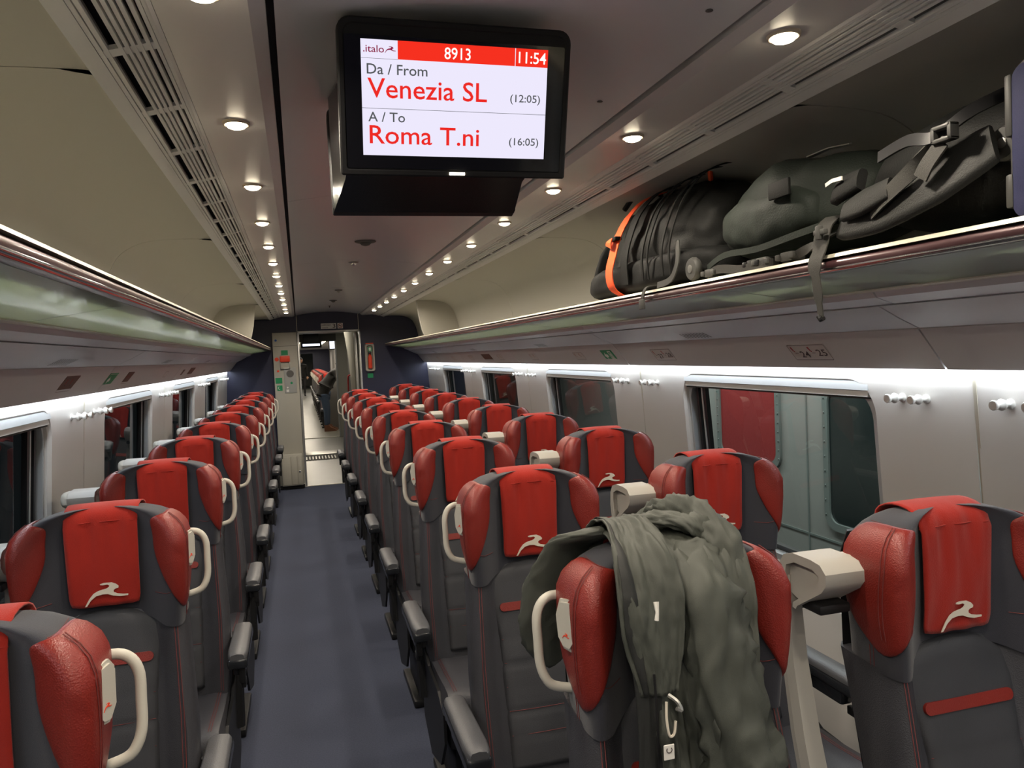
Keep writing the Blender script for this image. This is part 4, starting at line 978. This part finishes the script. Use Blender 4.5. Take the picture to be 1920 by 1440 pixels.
# ------------------------------------------------------------------ luggage on the right rack
M['nylon'] = mat('black_nylon', (.009, .0095, .009), .65, spec=.25, bump=(350, .5), var=(12, .3)); M['nylon2'] = mat('charcoal_nylon', (.014, .0145, .0135), .6, spec=.3, bump=(300, .5), var=(8, .3))
M['olive'] = mat('dark_green_ripstop', (.018, .024, .019), .65, spec=.3, bump=(260, .5), var=(6, .2)); M['orangeweb'] = mat('orange_webbing', (1.0, .11, .025), .7, bump=(700, .5))
M['web'] = mat('grey_webbing', (.030, .029, .025), .7, bump=(700, .6)); M['cased'] = mat('blue_suitcase_fabric', (.022, .026, .09), .7, bump=(600, .4)); M['trimgrey'] = mat('grey_rubber_trim', (.06, .06, .056), .5)
RZ = 1.776
def blob(name, c, h, m, parent, e=2.6, warp=None, amp=.008, freq=9, n=22, seed=0):
    """cushion-like rounded box with crumples"""
    bm = bmesh.new(); bmesh.ops.create_cube(bm, size=2); bmesh.ops.subdivide_edges(bm, edges=bm.edges, cuts=n, use_grid_fill=True)
    for v in bm.verts:
        p = v.co.copy(); k = (abs(p.x)**e+abs(p.y)**e+abs(p.z)**e)**(1/e); q = p/k
        d = noise.noise(Vector((q.x*h[0], q.y*h[1], q.z*h[2]))*freq+Vector((seed, 0, 0)))+.5*noise.noise(Vector((q.x*h[0], q.y*h[1], q.z*h[2]))*freq*2.3+Vector((0, seed, 0)))
        nrm = Vector((q.x/h[0], q.y/h[1], q.z/h[2])).normalized()
        w = Vector((q.x*h[0], q.y*h[1], q.z*h[2]))+nrm*d*amp
        if warp: w = warp(w, q)
        v.co = w+Vector(c)
    me = bpy.data.meshes.new(name); bm.to_mesh(me); bm.free()
    return link(name, me, m, parent, True, 2.5)
# duffel
du = empty('duffel_bag', (1.30, 2.42, RZ), 'black wheeled duffel bag with a bright orange strap on the right rack', 'bag')
def wd(w, q):
    w = w.copy(); t = (w.z+.0)/.17
    w.y -= .10*max(0, t)*(1 if w.y > 0 else .1)*1.1; w.x += .05*max(0, t)
    return w
blob('upper_body', (-.005, .01, .175), (.165, .40, .165), 'nylon2', du, 3.2, wd, .018, 12, seed=3)
blob('lower_body', (-.015, .02, .062), (.175, .465, .062), 'nylon', du, 4.0, lambda w, q: Vector((w.x, w.y+.06*max(0, w.y/.465), w.z)), .008, 14, seed=8)
b = B()
def rib(y, w, m_, par, lift=.004, x0=-.186, top=.34):
    pts = [(-.196, y+.012, .03), (-.200, y+.008, .11), (-.186, y-.01, .19), (-.160, y-.04, .265), (-.10, y-.07, .328), (-.01, y-.085, .350), (.08, y-.09, .335)]
    return B().ribbon(spl([(a-lift, b_, c_+lift) for a, b_, c_ in pts], 4), w, .004, (0, 1, 0)).out('strap', m_, par)
for y, w in ((.02, .05), (-.12, .012), (-.16, .008), (-.26, .012), (-.31, .008)): rib(y, w, 'nylon', du)
osr = B().ribbon(spl([(-.165, .13, .000), (-.208, .132, .03), (-.216, .135, .09), (-.207, .115, .15), (-.196, .10, .20), (-.172, .07, .26), (-.12, .035, .322), (-.03, .01, .352)], 4), [.060]*17+[.050]*4+[.035]*8, .003, (0, 1, .1)).out('orange_strap', 'orangeweb', du)
B().box(-.216, -.190, .072, .128, .193, .207, .003).out('buckle', 'black', osr); B().ribbon([(-.217, .115, .200), (-.224, .112, .188), (-.221, .118, .175)], .042, .004, (0, 1, 0)).out('strap_end', 'orangeweb', osr)
blob('end_pocket', (-.01, .41, .13), (.14, .05, .12), 'nylon', du, 3, lambda w, q: Vector((w.x, w.y-.10*w.z/.12, w.z)), .005, 14, seed=2)
B().tube(spl([(-.10, .24, .33), (-.08, .17, .375), (-.06, .08, .365), (-.05, .04, .345)], 4), .010, 8).out('carry_handle', 'black', du)
wh = B().lathe([(.010, -.012), (.030, -.011), (.034, -.004), (.034, .004), (.030, .011), (.010, .012)], Matrix.Translation((-.180, -.405, .038)) @ Matrix.Rotation(pi/2, 4, 'Y'), 20).out('wheel', 'trimgrey', du)
B().lathe([(.004, -.015), (.012, -.014), (.012, .014), (.004, .015)], Matrix.Translation((-.180, -.405, .038)) @ Matrix.Rotation(pi/2, 4, 'Y'), 12).out('hub', 'steel', wh)
B().ribbon(spl([(-.19, -.33, .13), (-.197, -.34, .07), (-.200, -.30, .02), (-.205, -.22, .008)], 4), .02, .004, (0, 1, .3)).out('corner_guard', 'trimgrey', du)
sb = B().ribbon(spl([(-.17, -.19, .012), (-.212, -.172, .010), (-.2265, -.165, -.006), (-.230, -.158, -.03)], 4), .018, .003, (0, 1, 0)).out('hanging_strap', 'web', du)
cl = B(); cl.box(-.236, -.226, -.172, -.142, -.062, -.030, .003); cl.out('clip', 'trimgrey', sb)
B().tube(spl([(-.03, -.26, .33), (-.05, -.30, .37), (-.02, -.34, .36)], 4), .008, 8).out('orange_tag', 'orangeweb', du)
# green backpack
gpk = empty('backpack', (1.31, 1.72, RZ), 'dark green backpack lying on the right rack beside the duffel', 'bag')
def wg(w, q):
    w = w.copy(); s_ = w.y/.30                 # +y end tapers low, the hump is nearer the viewer
    k = 1-.42*max(0, s_)**1.3-.10*max(0, -s_)
    w.z = (w.z+.12)*k-.12+.0*s_; return w
gb_ = blob('main_body', (0, -.02, .158), (.180, .300, .120), 'olive', gpk, 2.7, wg, .018, 7, seed=11)
blob('front_pocket', (-.125, -.02, .125), (.075, .20, .075), 'olive', gpk, 2.6, None, .010, 11, seed=5)
B().box(-.206, -.198, -.18, -.10, .155, .195, .003).out('patch', 'nylon', gpk)
B().ribbon(spl([(-.175, .24, .035), (-.205, .10, .052), (-.205, -.05, .048), (-.20, -.20, .060), (-.17, -.30, .075)], 4), .016, .006, (0, .1, 1)).out('piping', 'olive', gpk)
B().ribbon(spl([(-.18, .23, .012), (-.200, .14, .020), (-.205, .02, .006), (-.20, -.10, .008)], 4), .022, .008, (0, .1, 1)).out('shoulder_strap', 'web', gpk)
for y, mm in ((.19, 'trimgrey'), (-.02, 'black'), (-.06, 'trimgrey'), (-.16, 'web')):
    b = B(); b.box(-.205, -.165, y-.022, y+.022, .004, .026, .004); b.box(-.210, -.198, y-.035, y-.018, .008, .022, .003); b.box(-.210, -.198, y+.018, y+.035, .008, .022, .003); b.out('buckle', mm, gpk)
B().ribbon([(-.06, -.06, .272), (-.03, -.10, .285), (0, -.14, .287)], .03, .003, (1, 0, .2)).out('label_tab', 'white', gpk)
B().ribbon(spl([(-.15, -.30, .06), (-.20, -.27, .03), (-.20, -.20, .015)], 4), .02, .004, (0, 1, 0)).out('side_strap', 'web', gpk)
# black strap bag
bk = empty('travel_pack', (1.31, 1.22, RZ), 'big black travel pack with padded hip belt spilling over the rail', 'bag')
blob('main_body', (.015, -.03, .128), (.172, .235, .124), 'nylon', bk, 2.6, lambda w, q: Vector((w.x, w.y, w.z*(1-.25*max(0, w.y/.22)))), .010, 9, seed=21)
# padded belt: thick curved slab across the front
def belt(pts, wds, th, name, m, par):
    P = spl(pts, 5); n = len(P); rows = []
    for i, p in enumerate(P):
        t = (P[min(i+1, n-1)]-P[max(i-1, 0)]).normalized(); f = i/(n-1)*(len(wds)-1); k = min(int(f), len(wds)-2); w = lerp(wds[k], wds[k+1], f-k)
        nn = Vector((-1, 0, .35)); nn = (nn-t*nn.dot(t)).normalized(); sd = t.cross(nn)
        rows.append([p+sd*w*.5*a+nn*th*b_ for a, b_ in ((-1, -.2), (-.96, .35), (-.7, .55), (0, .65), (.7, .55), (.96, .35), (1, -.2), (.7, -.4), (-.7, -.4))])
    return B().loft(rows).out(name, m, par, ang=1.3)
hb = belt([(-.150, .205, .065), (-.195, .13, .062), (-.205, .02, .070), (-.195, -.10, .100), (-.17, -.19, .135)], [.05, .085, .105, .11, .08], .016, 'hip_belt', 'nylon2', bk)
belt([(-.170, .195, .125), (-.200, .15, .128), (-.205, .08, .135)], [.04, .06, .045], .022, 'belt_pocket', 'nylon', bk)
belt([(-.208, .13, .080), (-.222, .06, .085), (-.220, -.01, .098)], [.045, .055, .045], .014, 'pad', 'nylon2', bk)
B().ribbon([(-.218, .175, .143), (-.222, .15, .147), (-.222, .12, .146)], .008, .003, (0, 0, 1)).out('zip_piping', 'white', bk)
B().ribbon(spl([(-.222, .04, .060), (-.228, -.01, .085), (-.222, -.07, .120), (-.20, -.11, .160)], 4), .030, .004, (0, .6, -1)).out('ribbed_strap', 'web', bk)
B().ribbon(spl([(-.215, -.125, .150), (-.226, -.105, .120), (-.228, -.09, .098)], 4), .032, .004, (0, 1, .4)).out('strap_tail', 'web', bk)
b = B(); b.box(-.226, -.206, -.155, -.110, .150, .158, .003); b.box(-.226, -.206, -.155, -.110, .172, .180, .003); b.box(-.226, -.206, -.155, -.146, .150, .180, .003); b.box(-.226, -.206, -.119, -.110, .150, .180, .003)
b.out('buckle', 'trimgrey', bk)
B().ribbon(spl([(-.21, .03, .165), (-.215, -.05, .175), (-.215, -.11, .165), (-.18, -.16, .20), (-.10, -.19, .235)], 4), .022, .005, (.2, .2, 1)).out('top_strap', 'black', bk)
hs = B().ribbon(spl([(-.17, .21, .085), (-.205, .200, .060), (-.226, .190, .010), (-.242, .186, -.02), (-.244, .178, -.07), (-.243, .172, -.115), (-.243, .170, -.135)], 4), [.045]*8+[.040]*6+[.026]*5+[.016]*6, .003, (0, 1, .15)).out('hanging_strap', 'web', bk)
B().tube([(-.243, .176, -.132), (-.243, .170, -.139), (-.243, .163, -.136)], .006, 8).out('strap_knot', 'black', hs)
b = B(); b.box(-.235, -.222, .165, .200, .040, .052, .003); b.box(-.238, -.224, .178, .190, .030, .060, .003); b.out('ladder_buckle', 'trimgrey', bk)
# blue suitcase
su = empty('suitcase', (1.315, .792, RZ), 'dark blue suitcase with grey trim and wheel at the near end of the right rack', 'suitcase')
rows = [[Vector((x, y, z)) for y, z in rrect(-.22+i, .20-i, .002+i, .245-i, .022, 5)] for x, i in ((-.190, .012), (-.182, 0), (.13, 0), (.14, .01))]
B().loft(rows).out('body', 'cased', su, ang=.6)
rows = [[Vector((x, y, z)) for y, z in rrect(-.222-i, .202+i, .010-i, .247+i, .038, 5)] for x, i in ((-.176, 0), (-.176, .006), (-.160, .006), (-.160, 0))]
B().loft(rows, True, False).out('edge_trim', 'trimgrey', su, ang=.6)
b = B(); b.box(-.185, -.150, .198, .212, .02, .075, .004); b.box(-.185, -.150, .198, .212, .135, .235, .004); b.out('corner_guard', 'trimgrey', su)
w_ = B().lathe([(.012, -.010), (.026, -.010), (.030, -.005), (.030, .005), (.026, .010), (.012, .010)], Matrix.Translation((-.150, .238, .135)) @ Matrix.Rotation(pi/2, 4, 'Y') , 20).out('wheel', 'trimgrey', su)
B().lathe([(.003, -.013), (.009, -.012), (.009, .012), (.003, .013)], Matrix.Translation((-.150, .238, .135)) @ Matrix.Rotation(pi/2, 4, 'Y'), 12).out('hub', 'steel', w_)
B().tube([(-.150, .205, .165), (-.150, .225, .150), (-.150, .238, .135)], [.014, .012, .008], 8).out('wheel_arm', 'steel', su)
# ------------------------------------------------------------------ jacket over the nearest seat
M['jk'] = mat('olive_grey_shell_fabric', (.062, .067, .056), .55, spec=.4, bump=(900, .25), var=(5, .12)); M['jk2'] = mat('dark_zip_facing', (.016, .017, .016), .6, bump=(900, .3))
jk = empty('jacket', (.618, 1.168, 1.238), 'olive-grey rain jacket thrown over the nearest seat headrest', 'jacket'); JO = Vector((-.60, -1.10, -1.25))
def ridge(x): x = x-math.floor(x); return (1-abs(2*x-1))
def smooth01(x): x = max(0, min(1, x)); return x*x*(3-2*x)
def sheet(name, path, xl, xr, m, nu, nv, fold, parent=jk, thick=.003, ycurve=None):
    P = spl([(0, a, b_) for a, b_ in path], 8); L = [0]
    for a, b_ in zip(P, P[1:]): L.append(L[-1]+(b_-a).length)
    def at(v):
        d = v*L[-1]; i = 0
        while i < len(L)-2 and L[i+1] < d: i += 1
        f = (d-L[i])/(L[i+1]-L[i]); return P[i].lerp(P[i+1], f), (P[i+1]-P[i]).normalized()
    vs = []
    for j in range(nv+1):
        v = j/nv; p, t = at(v); nn = Vector((0, t.z, -t.y)); nn = -nn if (nn.y > 0 and nn.z < .2) or nn.z < -.2 else nn
        a, b_ = interp(v, xl), interp(v, xr)
        for i in range(nu+1):
            u = i/nu; x = lerp(a, b_, u); d = fold(u, v)
            q = Vector((x, p.y, p.z))+nn*d
            if ycurve: q.y += ycurve(x, q.z, u, v)
            q.x += .006*sin(7*v+3*u)
            vs.append(q+JO)
    fs = [(j*(nu+1)+i, j*(nu+1)+i+1, (j+1)*(nu+1)+i+1, (j+1)*(nu+1)+i) for j in range(nv) for i in range(nu)]
    o = mesh(name, vs, fs, m, parent, ang=2.5); s_ = o.modifiers.new('thickness', 'SOLIDIFY'); s_.thickness = thick; s_.offset = 0
    return o
def fold1(u, v):
    n1 = noise.noise(Vector((u*2.1, v*2.3, 1.7))); n2 = noise.noise(Vector((u*5, v*5, 4.2)))
    k = smooth01((v-.36)*3)
    f = .036*ridge(u*2.3+.42*sin(3.1*v+.4)+.45*n1)**2.2*k
    f += .016*ridge(u*3.4-v*2.2+.8*n2)**2*smooth01((v-.25)*4)
    f += .016*ridge(v*6.5+u*2.9+1.4*n1)**4*smooth01((v-.5)*3)*1.3
    f += .012*max(0, 1-abs(noise.noise(Vector((u*4.2+v*2, v*6.5, 9))))*6)*k+.009*max(0, 1-abs(noise.noise(Vector((u*7-v*3, v*5.5, 19))))*6)*k
    f += .006*noise.noise(Vector((u*11, v*14, 9)))+.004*noise.noise(Vector((u*23, v*26, 2)))
    return f+.004
path = [(1.275, 1.05), (1.272, 1.17), (1.262, 1.250), (1.222, 1.278), (1.15, 1.276), (1.085, 1.245), (1.058, 1.18), (1.052, 1.08), (1.048, .93), (1.045, .78), (1.05, .60)]
body = sheet('back_panel', path, [(0, .49), (.25, .475), (.4, .468), (.5, .470), (.62, .495), (.75, .502), (1, .505)], [(0, .70), (.25, .71), (.42, .700), (.5, .690), (.62, .672), (.8, .665), (1, .655)], 'jk', 70, 150, fold1)
# near-side front panel with storm flap hanging a little in front
def fold2(u, v): return .014+.009*ridge(u*1.3+.3*sin(5*v)+.2)**1.5*smooth01(v*3)+.005*noise.noise(Vector((u*8, v*9, 7)))+.003*noise.noise(Vector((u*20, v*22, 3)))
p2_ = [(1.245, 1.268), (1.20, 1.290), (1.14, 1.288), (1.075, 1.258), (1.045, 1.20), (1.035, 1.13), (1.030, 1.062)]
fl = sheet('storm_flap', p2_, [(0, .475), (.3, .462), (.5, .447), (.75, .447), (1, .462)], [(0, .56), (.3, .56), (.6, .548), (1, .535)], 'jk', 34, 60, fold2)
for (v0, v1) in ((.30, .50), (.72, .98)):
    sheet('hook_tape', p2_, [(0, .480), (.3, .467), (.5, .453), (.75, .453), (1, .468)], [(0, .492), (.3, .480), (.5, .467), (.75, .466), (1, .480)], 'jk2', 3, 40, lambda u, v: fold2(.12, v)+.003, thick=.001) if v0 < .4 else None
# dark zip facing below the flap
def fold3(u, v): return .006+.005*sin(5*v+1)+.003*noise.noise(Vector((u*6, v*9, 5)))
p3_ = [(1.035, 1.16), (1.026, 1.05), (1.018, .93), (1.012, .78), (1.012, .60)]
zf = sheet('zip_facing', p3_, [(0, .452), (.5, .455), (1, .470)], [(0, .505), (.5, .510), (1, .520)], 'jk2', 10, 50, fold3)
B().tube([Vector((.487+.006*k/20, 1.008-.004*sin(k*.5), 1.10-.48*k/20))+JO for k in range(21)], .0022, 5).out('zip', 'black', zf)
# sleeves and hood as crumpled, flattened tubes
def sleeve(name, pts, rad, m, seed, flat=.55, n=36, parent=jk, amp=1.0):
    P = spl(pts, 10); N = len(P); rows = []
    for i, p in enumerate(P):
        t = (P[min(i+1, N-1)]-P[max(i-1, 0)]).normalized(); f = i/(N-1)*(len(rad)-1); k = min(int(f), len(rad)-2); r = lerp(rad[k], rad[k+1], f-k)
        a = Vector((1, 0, 0)); a = (a-t*a.dot(t)).normalized(); b_ = t.cross(a)
        row = []
        for j in range(n):
            th = 2*pi*j/n; v = i/(N-1)
            nz = noise.noise(Vector((cos(th)*1.5+seed, sin(th)*1.5, v*5)))
            d = 1+amp*(.32*nz+.30*max(0, 1-5*abs(noise.noise(Vector((cos(th)*2+seed*3, sin(th)*2, v*8)))))+.26*(ridge(th/(2*pi)*3+1.6*v+.5*nz)**2-.3)+.26*(ridge(v*6+.9*sin(th)+1.3*nz)**3-.2))
            row.append(p+a*r*cos(th)*d+b_*r*flat*sin(th)*d+JO)
        rows.append(row)
    return B().loft(rows, True, True).out(name, m, parent, ang=2.5)
sleeve('sleeve', [(.620, 1.120, 1.262), (.605, 1.060, 1.20), (.610, 1.030, 1.09), (.630, 1.012, .98), (.640, 1.005, .89), (.615, 1.0, .80), (.575, 1.005, .72), (.56, 1.01, .60)], [.035, .048, .052, .055, .060, .062, .058, .05], 'jk', 2.0)
sleeve('sleeve', [(.50, 1.19, 1.285), (.452, 1.262, 1.252), (.418, 1.292, 1.18), (.395, 1.300, 1.11), (.402, 1.303, 1.06), (.430, 1.305, 1.02)], [.030, .042, .046, .042, .036, .022], 'jk', 6.0, .35, amp=.35)
sleeve('hood', [(.575, 1.235, 1.268), (.612, 1.215, 1.300), (.645, 1.175, 1.302), (.668, 1.120, 1.268), (.672, 1.085, 1.20), (.662, 1.070, 1.12), (.652, 1.060, 1.06)], [.022, .032, .034, .032, .028, .024, .018], 'jk', 9.0, .75)
sleeve('collar', [(.52, 1.20, 1.288), (.57, 1.165, 1.302), (.63, 1.13, 1.296), (.662, 1.12, 1.26)], [.016, .020, .020, .014], 'jk', 12.0, .6)
# zip pull, cord loop, white care tag
B().tube([Vector((.493, 1.004, 1.215))+JO, Vector((.492, .999, 1.20))+JO, Vector((.490, .998, 1.188))+JO], [.0045, .0028, .0035], 6).out('zip_pull', 'white', fl)
zp = B().tube(spl([Vector(p)+JO for p in ((.506, 1.0, 1.068), (.516, .99, 1.060), (.520, .985, 1.048), (.512, .985, 1.052))], 4), .0035, 6).out('cord_lock', 'steel', jk)
B().tube(spl([Vector(p)+JO for p in ((.500, .995, 1.060), (.497, .990, 1.035), (.500, .988, 1.010), (.508, .988, 1.012), (.512, .990, 1.03))], 5), .0022, 6).out('white_cord', 'emblem', zp)
tgp = B().box(-.009, .009, -.001, .001, -.012, .012, .0008, 1, Matrix.Translation(Vector((.500, .992, .982))+JO)).out('white_tag', 'white', jk)
B().tube([Vector((.500+.0045*cos(a), .9905, .986+.0045*sin(a)))+JO for a in [math.radians(-220+k*26) for k in range(11)]], .0008, 4).out('loop_mark', 'ink', tgp)
